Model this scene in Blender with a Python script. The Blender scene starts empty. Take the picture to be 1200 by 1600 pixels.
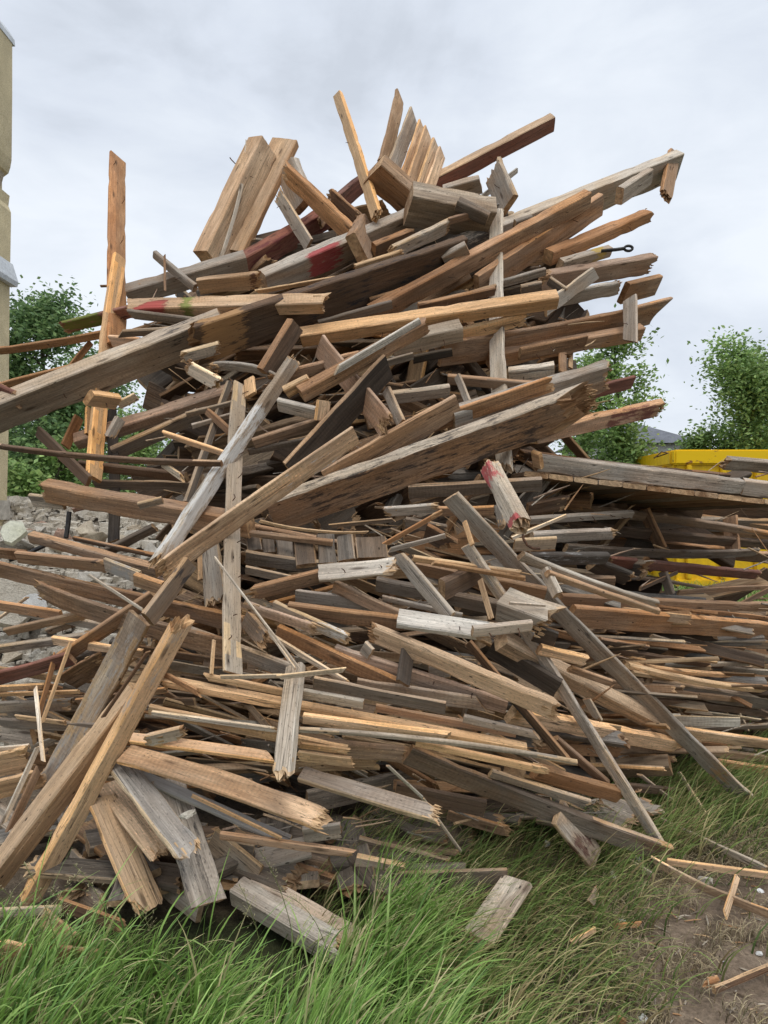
import bpy, math, random
import numpy as np
from mathutils import Vector, Matrix, noise as mnoise

S = bpy.context.scene
COL = S.collection
F = 1067.0
CAM = Vector((0, 0, 1.5))
rng = random.Random(7)

# ------------------------------------------------------------------ camera, light, sky
cd = bpy.data.cameras.new('camera')
cd.lens = 24.0; cd.sensor_width = 36.0; cd.clip_start = 0.05; cd.clip_end = 2000
cam = bpy.data.objects.new('camera', cd); COL.objects.link(cam)
cam.location = CAM; cam.rotation_euler = (math.radians(90), 0, 0)
S.camera = cam
S.view_settings.view_transform = 'Standard'
S.view_settings.look = 'None'
S.view_settings.exposure = 0
S.view_settings.gamma = 1
try:
    S.cycles.max_bounces = 6; S.cycles.transparent_max_bounces = 8
except Exception:
    pass

SUN_EL, SUN_AZ = math.radians(58), math.radians(160)
sd = bpy.data.lights.new('sun', 'SUN'); sd.energy = 1.1; sd.angle = math.radians(22); sd.color = (1, .95, .87)
sun = bpy.data.objects.new('sun', sd); COL.objects.link(sun)
# direction towards the sun: azimuth clockwise from +Y
sv = Vector((math.sin(SUN_AZ) * math.cos(SUN_EL), math.cos(SUN_AZ) * math.cos(SUN_EL), math.sin(SUN_EL)))
sun.rotation_euler = sv.to_track_quat('Z', 'Y').to_euler()

def N(nt, typ, **kw):
    n = nt.nodes.new(typ)
    for k, v in kw.items():
        setattr(n, k, v)
    return n
def setin(n, **kw):
    for k, v in kw.items():
        n.inputs[k.replace('_', ' ')].default_value = v
    return n
def ramp(nt, src, stops, interp='LINEAR'):
    r = N(nt, 'ShaderNodeValToRGB')
    r.color_ramp.interpolation = interp
    el = r.color_ramp.elements
    while len(el) < len(stops): el.new(0.5)
    for e, (p, c) in zip(el, stops):
        e.position = p
        e.color = (c, c, c, 1) if isinstance(c, (int, float)) else (*c[:3], 1)
    nt.links.new(src, r.inputs[0])
    return r.outputs[0]
def noise(nt, vec, scale, detail=4, rough=.55, dist=0):
    n = N(nt, 'ShaderNodeTexNoise')
    n.inputs['Scale'].default_value = scale; n.inputs['Detail'].default_value = detail
    n.inputs['Roughness'].default_value = rough; n.inputs['Distortion'].default_value = dist
    if vec is not None: nt.links.new(vec, n.inputs['Vector'])
    return n.outputs[0]
def mapping(nt, vec, scale, loc=(0, 0, 0), rot=(.7, .5, .6)):
    m = N(nt, 'ShaderNodeMapping'); m.inputs['Rotation'].default_value = rot
    m.inputs['Scale'].default_value = scale; m.inputs['Location'].default_value = loc
    nt.links.new(vec, m.inputs['Vector'])
    return m.outputs[0]
def mix(nt, a, b, fac, typ='MIX'):
    m = N(nt, 'ShaderNodeMix', data_type='RGBA', blend_type=typ)
    def put(v, s):
        if hasattr(v, 'links'): nt.links.new(v, s)
        elif isinstance(v, (int, float)): s.default_value = v if s.type == 'VALUE' else (v, v, v, 1)
        else: s.default_value = (*v[:3], 1)
    put(fac, m.inputs[0]); put(a, m.inputs[6]); put(b, m.inputs[7])
    return m.outputs[2]
def mth(nt, op, a, b=0.0, clamp=False):
    m = N(nt, 'ShaderNodeMath', operation=op, use_clamp=clamp)
    for v, s in ((a, m.inputs[0]), (b, m.inputs[1])):
        if hasattr(v, 'links'): nt.links.new(v, s)
        else: s.default_value = v
    return m.outputs[0]
def new_mat(name):
    m = bpy.data.materials.new(name); m.use_nodes = True
    nt = m.node_tree
    b = nt.nodes['Principled BSDF']
    b.inputs['Roughness'].default_value = .85
    b.inputs['Specular IOR Level'].default_value = .25
    return m, nt, b
def bump(nt, b, h, strength=.4, dist=.004):
    n = N(nt, 'ShaderNodeBump'); n.inputs['Strength'].default_value = strength; n.inputs['Distance'].default_value = dist
    nt.links.new(h, n.inputs['Height']); nt.links.new(n.outputs[0], b.inputs['Normal'])

w = bpy.data.worlds.new('World'); S.world = w; w.use_nodes = True
nt = w.node_tree; nt.nodes.clear()
out = N(nt, 'ShaderNodeOutputWorld')
sky = N(nt, 'ShaderNodeTexSky', sky_type='NISHITA', sun_disc=False)
sky.sun_elevation = SUN_EL; sky.sun_rotation = SUN_AZ; sky.air_density = 1.2; sky.dust_density = 2.0
bg1 = N(nt, 'ShaderNodeBackground'); bg1.inputs[1].default_value = .07
nt.links.new(sky.outputs[0], bg1.inputs[0])
tc = N(nt, 'ShaderNodeTexCoord')
mp = mapping(nt, tc.outputs['Generated'], (1.0, 1.0, 1.9), (.3, .7, .25), (0, 0, 0))
n1 = noise(nt, mp, 1.9, 6, .5, .5)
n2 = noise(nt, mapping(nt, tc.outputs['Generated'], (1.4, 1.4, 3.2), (4, 2, 1), (0, 0, 0)), 3.4, 7, .55, .35)
cl = mth(nt, 'ADD', mth(nt, 'MULTIPLY', n1, .65), mth(nt, 'MULTIPLY', n2, .35))
ccol = ramp(nt, cl, [(.37, (.59, .64, .72)), (.44, (.685, .74, .83)), (.51, (.755, .81, .89)), (.60, (.84, .89, .96))])
bg2 = N(nt, 'ShaderNodeBackground'); bg2.inputs[1].default_value = 1.2
sx = N(nt, 'ShaderNodeSeparateXYZ'); nt.links.new(tc.outputs['Generated'], sx.inputs[0])
zen = ramp(nt, sx.outputs[2], [(.58, .5), (1.0, 1.0)], 'EASE')
bg2c = mix(nt, ccol, (1.0, 1.0, 1.0), 0.0)
nt.links.new(bg2c, bg2.inputs[0])
nt.links.new(mth(nt, 'MULTIPLY', zen, 2.25), bg2.inputs[1])
ms = N(nt, 'ShaderNodeMixShader'); ms.inputs[0].default_value = .93
nt.links.new(bg1.outputs[0], ms.inputs[1]); nt.links.new(bg2.outputs[0], ms.inputs[2])
nt.links.new(ms.outputs[0], out.inputs[0])

# ------------------------------------------------------------------ materials
def make_wood(name, fresh):
    m, nt, b = new_mat(name)
    at = N(nt, 'ShaderNodeAttribute', attribute_name='gc')
    tn = N(nt, 'ShaderNodeAttribute', attribute_name='tint')
    gc = at.outputs['Vector']
    g1 = noise(nt, mapping(nt, gc, (2.0, 45, 45)), 1, 5, .6, .6)
    g2 = noise(nt, mapping(nt, gc, (8, 190, 190)), 1, 2, .6, .3)
    p1 = noise(nt, mapping(nt, gc, (2.2, 7, 7), (3, 1, 2)), 1, 5, .6, .4)
    p2 = noise(nt, mapping(nt, gc, (1.5, 5, 5), (9, 4, 7)), 1, 4, .65, .3)
    sp = noise(nt, mapping(nt, gc, (60, 140, 140), (1, 5, 2)), 1, 3, .7)
    sd_ = N(nt, 'ShaderNodeAttribute', attribute_name='side')
    col = mix(nt, tn.outputs['Color'], sd_.outputs['Color'], 1.0, 'MULTIPLY')
    if fresh:
        col = mix(nt, col, (.74, .50, .28), .6)
        gr = ramp(nt, g1, [(.3, .5), (.5, .95), (.7, 1.25)])
        col = mix(nt, col, gr, .9, 'MULTIPLY')
        dk = ramp(nt, p2, [(.4, 0.0), (.62, 1.0)])
        col = mix(nt, col, mix(nt, col, (.45, .36, .30), 1.0, 'MULTIPLY'), dk)
        hgt = mth(nt, 'ADD', g1, mth(nt, 'MULTIPLY', g2, .6))
        bump(nt, b, hgt, .8, .008)
    else:
        # grain: darker late wood lines
        oi = N(nt, 'ShaderNodeObjectInfo'); rnd = oi.outputs['Random']; rn2 = mth(nt, 'FRACT', mth(nt, 'MULTIPLY', rnd, 17.3))
        gr = ramp(nt, g1, [(.28, .48), (.45, .85), (.55, 1.05), (.72, 1.3)])
        col = mix(nt, col, gr, mth(nt, 'ADD', .35, mth(nt, 'MULTIPLY', rnd, .6)), 'MULTIPLY')
        fr = ramp(nt, g2, [(.3, .72), (.5, 1.0), (.7, 1.2)])
        col = mix(nt, col, fr, .7, 'MULTIPLY')
        # grey weathering in drifts
        wf = mth(nt, 'MULTIPLY', ramp(nt, p1, [(.40, 0.0), (.58, 1.0)]), tn.outputs['Alpha'])
        lum = N(nt, 'ShaderNodeRGBToBW'); nt.links.new(col, lum.inputs[0])
        grey = mix(nt, lum.outputs[0], (1.20, 1.11, .97), 1.0, 'MULTIPLY')
        col = mix(nt, col, grey, mth(nt, 'MULTIPLY', wf, .8))
        # wet / dirty stains
        st = ramp(nt, p2, [(.40, 0.0), (.54, .8), (.68, 1.0)])
        col = mix(nt, col, mix(nt, col, (.47, .40, .35), 1.0, 'MULTIPLY'), mth(nt, 'MULTIPLY', st, mth(nt, 'ADD', .3, mth(nt, 'MULTIPLY', rn2, .6))))
        # faint saw marks across the grain
        wv = N(nt, 'ShaderNodeTexWave', wave_type='BANDS', bands_direction='X')
        setin(wv, Scale=17, Distortion=7.0, Detail=3.0); nt.links.new(gc, wv.inputs['Vector'])
        sw = ramp(nt, wv.outputs[0], [(.0, .92), (1, 1.05)])
        col = mix(nt, col, sw, mth(nt, 'MULTIPLY', ramp(nt, p1, [(.42, 1.0), (.55, 0.0)]), mth(nt, 'MULTIPLY', rn2, 1.6)), 'MULTIPLY')
        # dusty mortar specks, dark specks
        col = mix(nt, col, mix(nt, col, (2.1, 2.0, 1.85), 1.0, 'MULTIPLY'), mth(nt, 'MULTIPLY', ramp(nt, sp, [(.60, 0.0), (.70, 1.0)]), mth(nt, 'MULTIPLY', rnd, .7)))
        col = mix(nt, col, (.05, .04, .03), mth(nt, 'MULTIPLY', ramp(nt, sp, [(.32, 1.0), (.40, 0.0)]), .65))
        # knots
        vo = N(nt, 'ShaderNodeTexVoronoi'); vo.inputs['Scale'].default_value = 1
        nt.links.new(mapping(nt, gc, (3.2, 13, 13)), vo.inputs['Vector'])
        kn = ramp(nt, vo.outputs['Distance'], [(.07, 1.0), (.15, 0.0)])
        col = mix(nt, col, (.06, .035, .02), mth(nt, 'MULTIPLY', kn, .7))
        # nail holes with rust bleed
        v2 = N(nt, 'ShaderNodeTexVoronoi'); v2.inputs['Scale'].default_value = 1
        nt.links.new(mapping(nt, gc, (7, 17, 17), (2, 8, 3)), v2.inputs['Vector'])
        nh = ramp(nt, v2.outputs['Distance'], [(.045, 1.0), (.075, 0.0)])
        col = mix(nt, col, (.02, .015, .012), mth(nt, 'MULTIPLY', nh, .85))
        # drying cracks
        ck = noise(nt, mapping(nt, gc, (.9, 38, 38), (5, 5, 5)), 1, 2, .5, .8)
        ckm = ramp(nt, ck, [(.485, 0.0), (.5, 1.0), (.515, 0.0)])
        ckm = mth(nt, 'MULTIPLY', ckm, ramp(nt, p2, [(.40, 1.0), (.52, 0.0)]))
        col = mix(nt, col, (.03, .022, .018), mth(nt, 'MULTIPLY', ckm, .8))
        # old paint
        pa = N(nt, 'ShaderNodeAttribute', attribute_name='paint')
        pn = noise(nt, mapping(nt, gc, (7, 38, 38), (7, 7, 1)), 1, 7, .78)
        pm = mth(nt, 'MULTIPLY', ramp(nt, mth(nt, 'ADD', pn, mth(nt, 'MULTIPLY', pa.outputs['Alpha'], .34)), [(.68, 0.0), (.75, 1.0)]),
                 mth(nt, 'GREATER_THAN', pa.outputs['Alpha'], .02))
        pc = mix(nt, pa.outputs['Color'], fr, .5, 'MULTIPLY')
        col = mix(nt, col, pc, mth(nt, 'MULTIPLY', pm, .78))
        h = mth(nt, 'ADD', mth(nt, 'MULTIPLY', g1, .8), mth(nt, 'MULTIPLY', g2, .6))
        h = mth(nt, 'SUBTRACT', h, mth(nt, 'MULTIPLY', ckm, 1.2))
        h = mth(nt, 'SUBTRACT', h, mth(nt, 'MULTIPLY', nh, .8))
        bump(nt, b, h, .55, .006)
    nt.links.new(col, b.inputs['Base Color'])
    return m
WOOD = make_wood('weathered_wood', False)
FRESH = make_wood('torn_wood', True)

def make_tint(name, transl=0.0, rough=.6, nscale=30, amt=.4):
    m, nt, b = new_mat(name)
    tn = N(nt, 'ShaderNodeAttribute', attribute_name='tint')
    tc = N(nt, 'ShaderNodeTexCoord')
    n = noise(nt, tc.outputs['Object'], nscale, 4, .6)
    col = mix(nt, tn.outputs['Color'], ramp(nt, n, [(.3, 1 - amt), (.7, 1 + amt)]), 1.0, 'MULTIPLY')
    nt.links.new(col, b.inputs['Base Color']); b.inputs['Roughness'].default_value = rough
    if transl:
        tr = N(nt, 'ShaderNodeBsdfTranslucent'); nt.links.new(col, tr.inputs[0])
        mx = N(nt, 'ShaderNodeMixShader'); mx.inputs[0].default_value = transl
        nt.links.new(b.outputs[0], mx.inputs[1]); nt.links.new(tr.outputs[0], mx.inputs[2])
        nt.links.new(mx.outputs[0], nt.nodes['Material Output'].inputs[0])
    return m
LEAF = make_tint('leaf', .35, .55, 6, .3)
GRASS = make_tint('grass_blade', .35, .5, 60, .2)

def make_plain(name, c1, c2, scale=8, rough=.85, bstr=.5, bdist=.01, detail=6, metal=0, lo=.35, hi=.65):
    m, nt, b = new_mat(name)
    tc = N(nt, 'ShaderNodeTexCoord')
    oi = N(nt, 'ShaderNodeObjectInfo')
    ad = N(nt, 'ShaderNodeVectorMath', operation='ADD')
    nt.links.new(tc.outputs['Object'], ad.inputs[0]); nt.links.new(oi.outputs['Random'], ad.inputs[1])
    n = noise(nt, ad.outputs[0], scale, detail, .62)
    n2 = noise(nt, ad.outputs[0], scale * 7, 4, .6)
    col = mix(nt, c1, c2, ramp(nt, n, [(lo, 0.0), (hi, 1.0)]))
    col = mix(nt, col, ramp(nt, n2, [(.3, .7), (.7, 1.25)]), .7, 'MULTIPLY')
    nt.links.new(col, b.inputs['Base Color'])
    b.inputs['Roughness'].default_value = rough; b.inputs['Metallic'].default_value = metal
    bump(nt, b, mth(nt, 'ADD', n, n2), bstr, bdist)
    return m
IRON = make_plain('rusty_iron', (.06, .04, .03), (.16, .075, .04), 40, .7, .4, .002, metal=.4)
DARKIRON = make_plain('dark_iron', (.03, .03, .032), (.06, .055, .05), 40, .55, .3, .002, metal=.6)

# ------------------------------------------------------------------ helpers
def tag(o, label=None, cat=None, group=None, kind=None):
    if label: o['label'] = label
    if cat: o['category'] = cat
    if group: o['group'] = group
    if kind: o['kind'] = kind
    return o
def P(x, y, d):
    return Vector(((x - 600) / F * d, d, 1.5 - (y - 800) / F * d))
def sst(a, b, x):
    t = max(0, min(1, (x - a) / (b - a))); return t * t * (3 - 2 * t)
def D0(x, y):
    d = 6.63 / (1.77 - (800 - y) / F)
    return d + 1.0 * sst(850, 1200, x) + .3 * sst(250, 0, x)
def groundd(y):
    return 1.5 * F / max(y - 800, 20)
def depth(x, y, z):
    if isinstance(z, str):                      # resting on the ground
        zz = float(z[1:] or .03)
        return (1.5 - zz) * F / (y - 800)
    d = D0(x, y) - .6 * z
    if y > 900: d = min(d, (1.5 - .03) * F / (y - 800))
    return d

def mesh_obj(name, verts, faces, mats, parent=None, matrix=None, midx=None, attrs=None, smooth=False, sides=None):
    me = bpy.data.meshes.new(name)
    me.from_pydata([tuple(v) for v in verts], [], faces)
    for m in (mats if isinstance(mats, (list, tuple)) else [mats]): me.materials.append(m)
    if midx is not None: me.polygons.foreach_set('material_index', midx)
    if smooth: me.polygons.foreach_set('use_smooth', [True] * len(me.polygons))
    if attrs and 'gc' in attrs and 'paint' not in attrs:      # unpainted wood still needs a (zero) paint layer
        attrs['paint'] = ('FLOAT_COLOR', np.zeros((len(verts), 4)))
    for k, (typ, arr) in (attrs or {}).items():
        a = me.attributes.new(k, typ, 'POINT')
        a.data.foreach_set('color' if 'COLOR' in typ else 'vector', np.asarray(arr, dtype=np.float32).ravel())
    if attrs and 'gc' in attrs:
        a = me.attributes.new('side', 'FLOAT_COLOR', 'FACE')
        sc_ = np.ones((len(faces), 4), dtype=np.float32) if sides is None else np.asarray(sides, dtype=np.float32)
        a.data.foreach_set('color', sc_.ravel())
    me.update()
    o = bpy.data.objects.new(name, me); COL.objects.link(o)
    if matrix is not None: o.matrix_basis = matrix
    if parent is not None:
        o.parent = parent
        o.matrix_basis = (parent.matrix_basis.inverted() @ matrix) if matrix is not None else Matrix()
    return o
def empty(name, loc):
    o = bpy.data.objects.new(name, None); COL.objects.link(o)
    o.empty_display_size = .1; o.matrix_basis = Matrix.Translation(loc); return o

KIND = {  # base colour (linear), weathering
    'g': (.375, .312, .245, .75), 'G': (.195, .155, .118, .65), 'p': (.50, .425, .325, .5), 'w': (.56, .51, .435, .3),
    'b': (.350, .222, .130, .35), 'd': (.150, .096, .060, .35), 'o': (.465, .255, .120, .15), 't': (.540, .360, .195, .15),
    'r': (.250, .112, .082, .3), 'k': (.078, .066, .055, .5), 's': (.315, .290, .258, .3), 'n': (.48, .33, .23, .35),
    'c': (.530, .375, .235, .2)}
PAINT = {'red': (.42, .025, .04), 'green': (.16, .22, .035), 'white': (.66, .64, .60), 'grey': (.36, .345, .325), 'black': (.03, .03, .035),
         'brown': (.09, .03, .025), 'yellow': (.55, .36, .05), 'orange': (.46, .26, .115), 'maroon': (.15, .04, .04)}

def plank_geo(L, W, T, ends='cc', bow=0.0, R=None, fine=True, skew=(0, 0), tear=None):
    """Box timber along local X (0..L), Y = width, Z = face normal. Returns verts, faces, material index."""
    R = R or rng
    nw = max(3, min(14, int(W / (.013 if set(ends) & set('bs') else .024)))) if fine else 2
    nt_ = max(1, min(4, int(T / .03))) if fine else 1
    ch = min(.006, T * .18, W * .18)
    ring = []
    for i in range(nw + 1):
        y = -W / 2 + ch + (W - 2 * ch) * i / nw; ring.append((y, T / 2))
    for i in range(nt_ + 1):
        z = T / 2 - ch - (T - 2 * ch) * i / nt_; ring.append((W / 2, z))
    for i in range(nw + 1):
        y = W / 2 - ch - (W - 2 * ch) * i / nw; ring.append((y, -T / 2))
    for i in range(nt_ + 1):
        z = -T / 2 + ch + (T - 2 * ch) * i / nt_; ring.append((-W / 2, z))
    n = len(ring)
    nl = max(3, min(34, int(L / .07))) if fine else 3
    XS = [L * i / nl for i in range(nl + 1)]
    fall = min(.13 if not tear else .3, L * .35)
    if fine:
        for e in range(2):
            if ends[e] in 'bs':
                XS += [(L - q if e else q) for q in (.014, .034, .07) if q < L * .3]
        XS = sorted(XS); XS = [x for i, x in enumerate(XS) if i == 0 or i == len(XS) - 1 or x - XS[i - 1] > .008]
    nl = len(XS) - 1
    ph = [R.uniform(0, 100) for _ in range(3)]
    tw = R.uniform(-.02, .02) if L > .6 else 0
    wob = .0013 if fine else .001
    verts = []; faces = []; mi = []
    jag = []
    for e in range(2):
        k = ends[e]
        if k == 'c':
            s = skew[e] if skew[e] else R.uniform(-.06, .06)
            jag.append([s * ring[j][0] + (R.uniform(-.002, .002)) for j in range(n)])
        elif k == 'p':
            s = R.choice((-1, 1)) * R.uniform(.6, 1.1) if not skew[e] else skew[e]
            jag.append([s * ring[j][0] - abs(s) * W / 2 for j in range(n)])
        else:
            amp = min(.3 * W + .012, .05) * (1.0 if k == 'b' else 1.3)
            sl = R.uniform(-.5, .5); te = tear if tear is not None and e == 1 else R.uniform(-.2, .5) * min(T, .08)
            off = R.uniform(0, 50)
            jag.append([-te * (ring[j][1] / T + .5) + sl * ring[j][0] + amp * ((mnoise.noise((ring[j][0] * 18 + off, ring[j][1] * 18, off)) + .7 * mnoise.noise((ring[j][0] * 60, ring[j][1] * 60 + off, off))) +
                        R.uniform(-.14, .14)) - amp * .4 for j in range(n)])
    for i in range(nl + 1):
        x = XS[i]; t = x / L
        bz = bow * 4 * t * (1 - t)
        sy = wob * 1.6 * mnoise.noise((x * 1.6, ph[0], 0)); sz = wob * 1.6 * mnoise.noise((x * 1.6, ph[1], 5)) + bz
        a = tw * (t - .5); ca, sa = math.cos(a), math.sin(a)
        # edge wear
        for j, (y, z) in enumerate(ring):
            q = 1.0
            if fine:
                cr = mnoise.noise((x * 7, y * 14 + ph[2], z * 14))
                cor = (abs(y) > W / 2 - ch * 1.5) and (abs(z) > T / 2 - ch * 1.5)
                if cor and cr > .12: q = 1 - min(min(.12, .006 / max(W, T) * 2), (cr - .12) * .5)
            yy = y * q; zz = z * q
            xx = x
            xx -= jag[0][j] * max(0, 1 - x / fall); xx += jag[1][j] * max(0, 1 - (L - x) / fall)
            verts.append((xx, yy * ca - zz * sa + sy, yy * sa + zz * ca + sz))
    for i in range(nl):
        for j in range(n):
            a = i * n + j; b = i * n + (j + 1) % n
            faces.append((a, a + n, b + n, b)); mi.append(0)
    # fresh wood creeping up the last ring of torn ends
    for e in range(2):
        if ends[e] in 'bs':
            i = 0 if e == 0 else nl - 1
            for j in range(n):
                if R.random() < (.35 if ends[e] == 'b' else .6): mi[i * n + j] = 1
    for e in range(2):
        base = 0 if e == 0 else nl * n
        k = ends[e]
        idx = list(range(base, base + n))
        if k in 'cp' or not fine:
            f = tuple(idx) if e == 1 else tuple(reversed(idx))
            # ring runs clockwise seen from +X -> flip
            faces.append(tuple(reversed(f))); mi.append(1 if (k != 'c') else 2)
        else:
            d = 1 if e == 1 else -1
            cx = sum(verts[v][0] for v in idx) / n
            r1 = len(verts)
            sg = R.choice((-1, 1))
            for v in idx:
                x, y, z = verts[v]
                verts.append((cx + d * (R.uniform(-.5, .35) * min(W, .09) + sg * z * .4), y * .58 + R.uniform(-.004, .004), z * .5))
            c = len(verts)
            verts.append((cx + d * R.uniform(-.35, .1) * min(W, .1), R.uniform(-.1, .1) * W, 0))
            for j in range(n):
                a, b2 = idx[j], idx[(j + 1) % n]; a1, b1 = r1 + j, r1 + (j + 1) % n
                q = (a, b2, b1, a1) if e == 0 else (a, a1, b1, b2)
                faces.append(q); mi.append(1)
                q = (a1, b1, c) if e == 0 else (a1, c, b1)
                faces.append(q); mi.append(1)
    return verts, faces, mi

def shard_geo(L, W, T, end, R, n=None, k=1.0):
    """cluster of torn fibres at one end, same local frame as the plank"""
    verts = []; faces = []
    n = n or int(min(60, 14 + W * 260))
    for _ in range(n):
        y = R.uniform(-.48, .48) * W; z = R.uniform(-.48, .48) * T
        w = R.uniform(.0012, .004) + W * R.uniform(.004, .025); t = R.uniform(.001, .003)
        ln = R.uniform(.005, .05) * (1.9 if R.random() < .15 else 1) + W * .10
        ln *= k
        d = 1 if end else -1
        x0 = (L if end else 0) - d * R.uniform(.03, .07)
        sy, sz = R.uniform(-.16, .16) * ln, R.uniform(-.16, .16) * ln
        b = len(verts)
        tip = x0 + d * (ln + .03)
        for (ay, az) in ((-w, -t), (w, -t), (w, t), (-w, t)): verts.append((x0, y + ay, z + az))
        q = R.uniform(.4, .7)
        for (ay, az) in ((-w, -t), (w, -t), (w, t), (-w, t)):
            verts.append((x0 + d * (ln + .03) * q, y + ay * .75 + sy * q * .6, z + az * .9 + sz * q * .6))
        verts.append((tip, y + sy, z + sz))
        for j in range(4):
            k = (j + 1) % 4
            faces.append((b + j, b + k, b + 4 + k, b + 4 + j)); faces.append((b + 4 + j, b + 4 + k, b + 8))
    return verts, faces

END = make_wood('end_grain', True)

def side_tints(v, f, W, T, R, kind, edge=None):
    # every side of a timber weathered differently; sawn edges of boards are often fresher and warmer, and lightened to paint in lit edges against faces
    warm = R.random() < (.55 if kind in 'gGbcpsd' and T < .05 else .08)
    tabs = []
    for k in range(4):
        b = R.uniform(.85, 1.15); h = R.uniform(-.06, .06)
        c = [b * (1 + h), b, b * (1 - h)]
        if warm and k in (2, 3):
            q = {'G': 1.9, 'd': 2.2, 's': 1.35}.get(kind, 1.25) * R.uniform(.9, 1.15); c = [1.12 * q, .98 * q, .74 * q]
        if edge and k in (2, 3): c = [KIND[edge][i] / KIND[kind][i] for i in range(3)]
        tabs.append(c)
    va = np.asarray(v); out = np.ones((len(f), 4))
    for i, q in enumerate(f):
        c = va[list(q)].mean(0)
        a, b = c[1] / (W / 2), c[2] / (T / 2)
        k = (0 if b > 0 else 1) if abs(b) > abs(a) else (2 if a > 0 else 3)
        out[i, :3] = tabs[k]
    return out

def tube_geo(pts, rads, sides=6, verts=None, faces=None):
    verts = [] if verts is None else verts; faces = [] if faces is None else faces
    up = Vector((0, 0, 1)); base0 = len(verts)
    pts = [Vector(p) for p in pts]
    for i, p in enumerate(pts):
        t = (pts[min(i + 1, len(pts) - 1)] - pts[max(i - 1, 0)]).normalized()
        s = t.cross(up)
        if s.length < .1: s = t.cross(Vector((1, 0, 0)))
        s.normalize(); u = s.cross(t)
        for j in range(sides):
            a = 2 * math.pi * j / sides
            verts.append(p + (s * math.cos(a) + u * math.sin(a)) * rads[i])
    for i in range(len(pts) - 1):
        for j in range(sides):
            a = base0 + i * sides + j; b = base0 + i * sides + (j + 1) % sides
            faces.append((a, b, b + sides, a + sides))
    faces.append(tuple(base0 + j for j in reversed(range(sides))))
    faces.append(tuple(base0 + (len(pts) - 1) * sides + j for j in range(sides)))
    return verts, faces

def frame(p0, p1, theta):
    a = (p1 - p0).normalized(); mid = (p0 + p1) / 2
    n0 = (CAM - mid).normalized(); n0 = (n0 - a * n0.dot(a))
    if n0.length < .05: n0 = Vector((0, 0, 1)) - a * a.z
    n0.normalize()
    u0 = n0.cross(a)
    # up on the picture (left for steep pieces)
    if u0.z < 0: u0 = -u0
    n = n0 * math.cos(theta) + u0 * math.sin(theta)
    wv = u0 * math.cos(theta) - n0 * math.sin(theta)
    yv = n.cross(a)          # right handed: X=a, Y=yv, Z=n
    return a, yv, n

def timber(name, x0, y0, x1, y1, wf, we, z0, z1, kind, ends='cc', bow=0, nails=0, paint=None, parent=None, theta=None, thick=None, skew=(0, 0), seed=None, label=None, tear=None, edge=None):
    R = random.Random(seed if seed is not None else int(x0 * 7 + y0 * 13 + x1 * 29 + y1 * 31))
    p0 = P(x0, y0, depth(x0, y0, z0)); p1 = P(x1, y1, depth(x1, y1, z1))
    dm = (p0.y + p1.y) / 2
    if we:
        th = math.radians(theta if theta else (38 if we > 0 else 34) if abs(we) < .8 * wf else 44)
        W = wf * dm / F / math.cos(th); T = abs(we) * dm / F / math.sin(th)
        th = -th if we > 0 else th
    else:
        th = math.radians(theta or R.uniform(-10, 10)); W = wf * dm / F; T = min(.04, W * .45)
    if thick: T = thick
    T = max(.008, min(T, .24))
    a, yv, n = frame(p0, p1, th)
    L = (p1 - p0).length
    if not bow and T < .035 and L > .8: bow = R.uniform(-.028, .028) * min(2, L)
    mt = Matrix(((a.x, yv.x, n.x, p0.x), (a.y, yv.y, n.y, p0.y), (a.z, yv.z, n.z, p0.z), (0, 0, 0, 1)))
    v, f, mi = plank_geo(L, W, T, ends, bow, R, skew=skew, tear=tear)
    c = KIND[kind]; j = R.uniform(.76, 1.2); h = R.uniform(-.04, .04)
    j *= 1.27
    tint = (c[0] * j * (1.07 + h), c[1] * j, c[2] * j * (.94 - h), min(1, c[3] * R.uniform(.7, 1.3)))
    o3 = np.array([R.uniform(0, 60) for _ in range(3)])
    va = np.array(v, dtype=np.float32)
    attrs = {'tint': ('FLOAT_COLOR', np.tile(np.array(tint), (len(v), 1))), 'gc': ('FLOAT_VECTOR', va + o3)}
    if paint:
        pa = np.zeros((len(v), 4))
        for (pc, s0, s1, st) in paint:
            s = va[:, 0] / L; k = np.clip(np.minimum((s - s0) / .05, (s1 - s) / .05), 0, 1) * st
            m_ = k > pa[:, 3]
            if pc in ('red', 'maroon'): m_ &= va[:, 2] > 0
            pa[m_, :3] = PAINT[pc]; pa[m_, 3] = k[m_]
        attrs['paint'] = ('FLOAT_COLOR', pa)
    o = mesh_obj(name, v, f, [WOOD, FRESH, END], parent, mt, mi, attrs, sides=side_tints(v, f, W, T, R, kind, edge))
    for e in range(2):
        if ends[e] == 's' or (ends[e] == 'b' and W > .04):
            sv_, sf = shard_geo(L, W, T, e, R, None if ends[e] == 's' else int(16 + W * 160), 1.0 if ends[e] == 's' else .45)
            sa = np.array(sv_, dtype=np.float32)
            fc = (.56, .37, .20, .1) if kind not in 'rk' else (.45, .25, .14, .1)
            s = mesh_obj('splintered_end', sv_, sf, FRESH, None, None, None,
                         {'tint': ('FLOAT_COLOR', np.tile(np.array(fc), (len(sv_), 1))), 'gc': ('FLOAT_VECTOR', sa + o3)})
            s.parent = o
    for k in range(nails):
        t = (k + .6 + R.uniform(-.25, .25)) / (nails + .2)
        x = L * t; y = R.uniform(-.3, .3) * W; hh = R.uniform(.018, .045)
        bx, by = R.uniform(-.6, .6) * hh, R.uniform(-.8, .8) * hh
        nv, nf = tube_geo([(x, y, T / 2 - .01), (x + bx * .3, y + by * .3, T / 2 + hh * .5), (x + bx, y + by, T / 2 + hh)], [.0022, .0022, .0018], 5)
        s = mesh_obj('nail', nv, nf, IRON); s.parent = o
    return o
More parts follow.
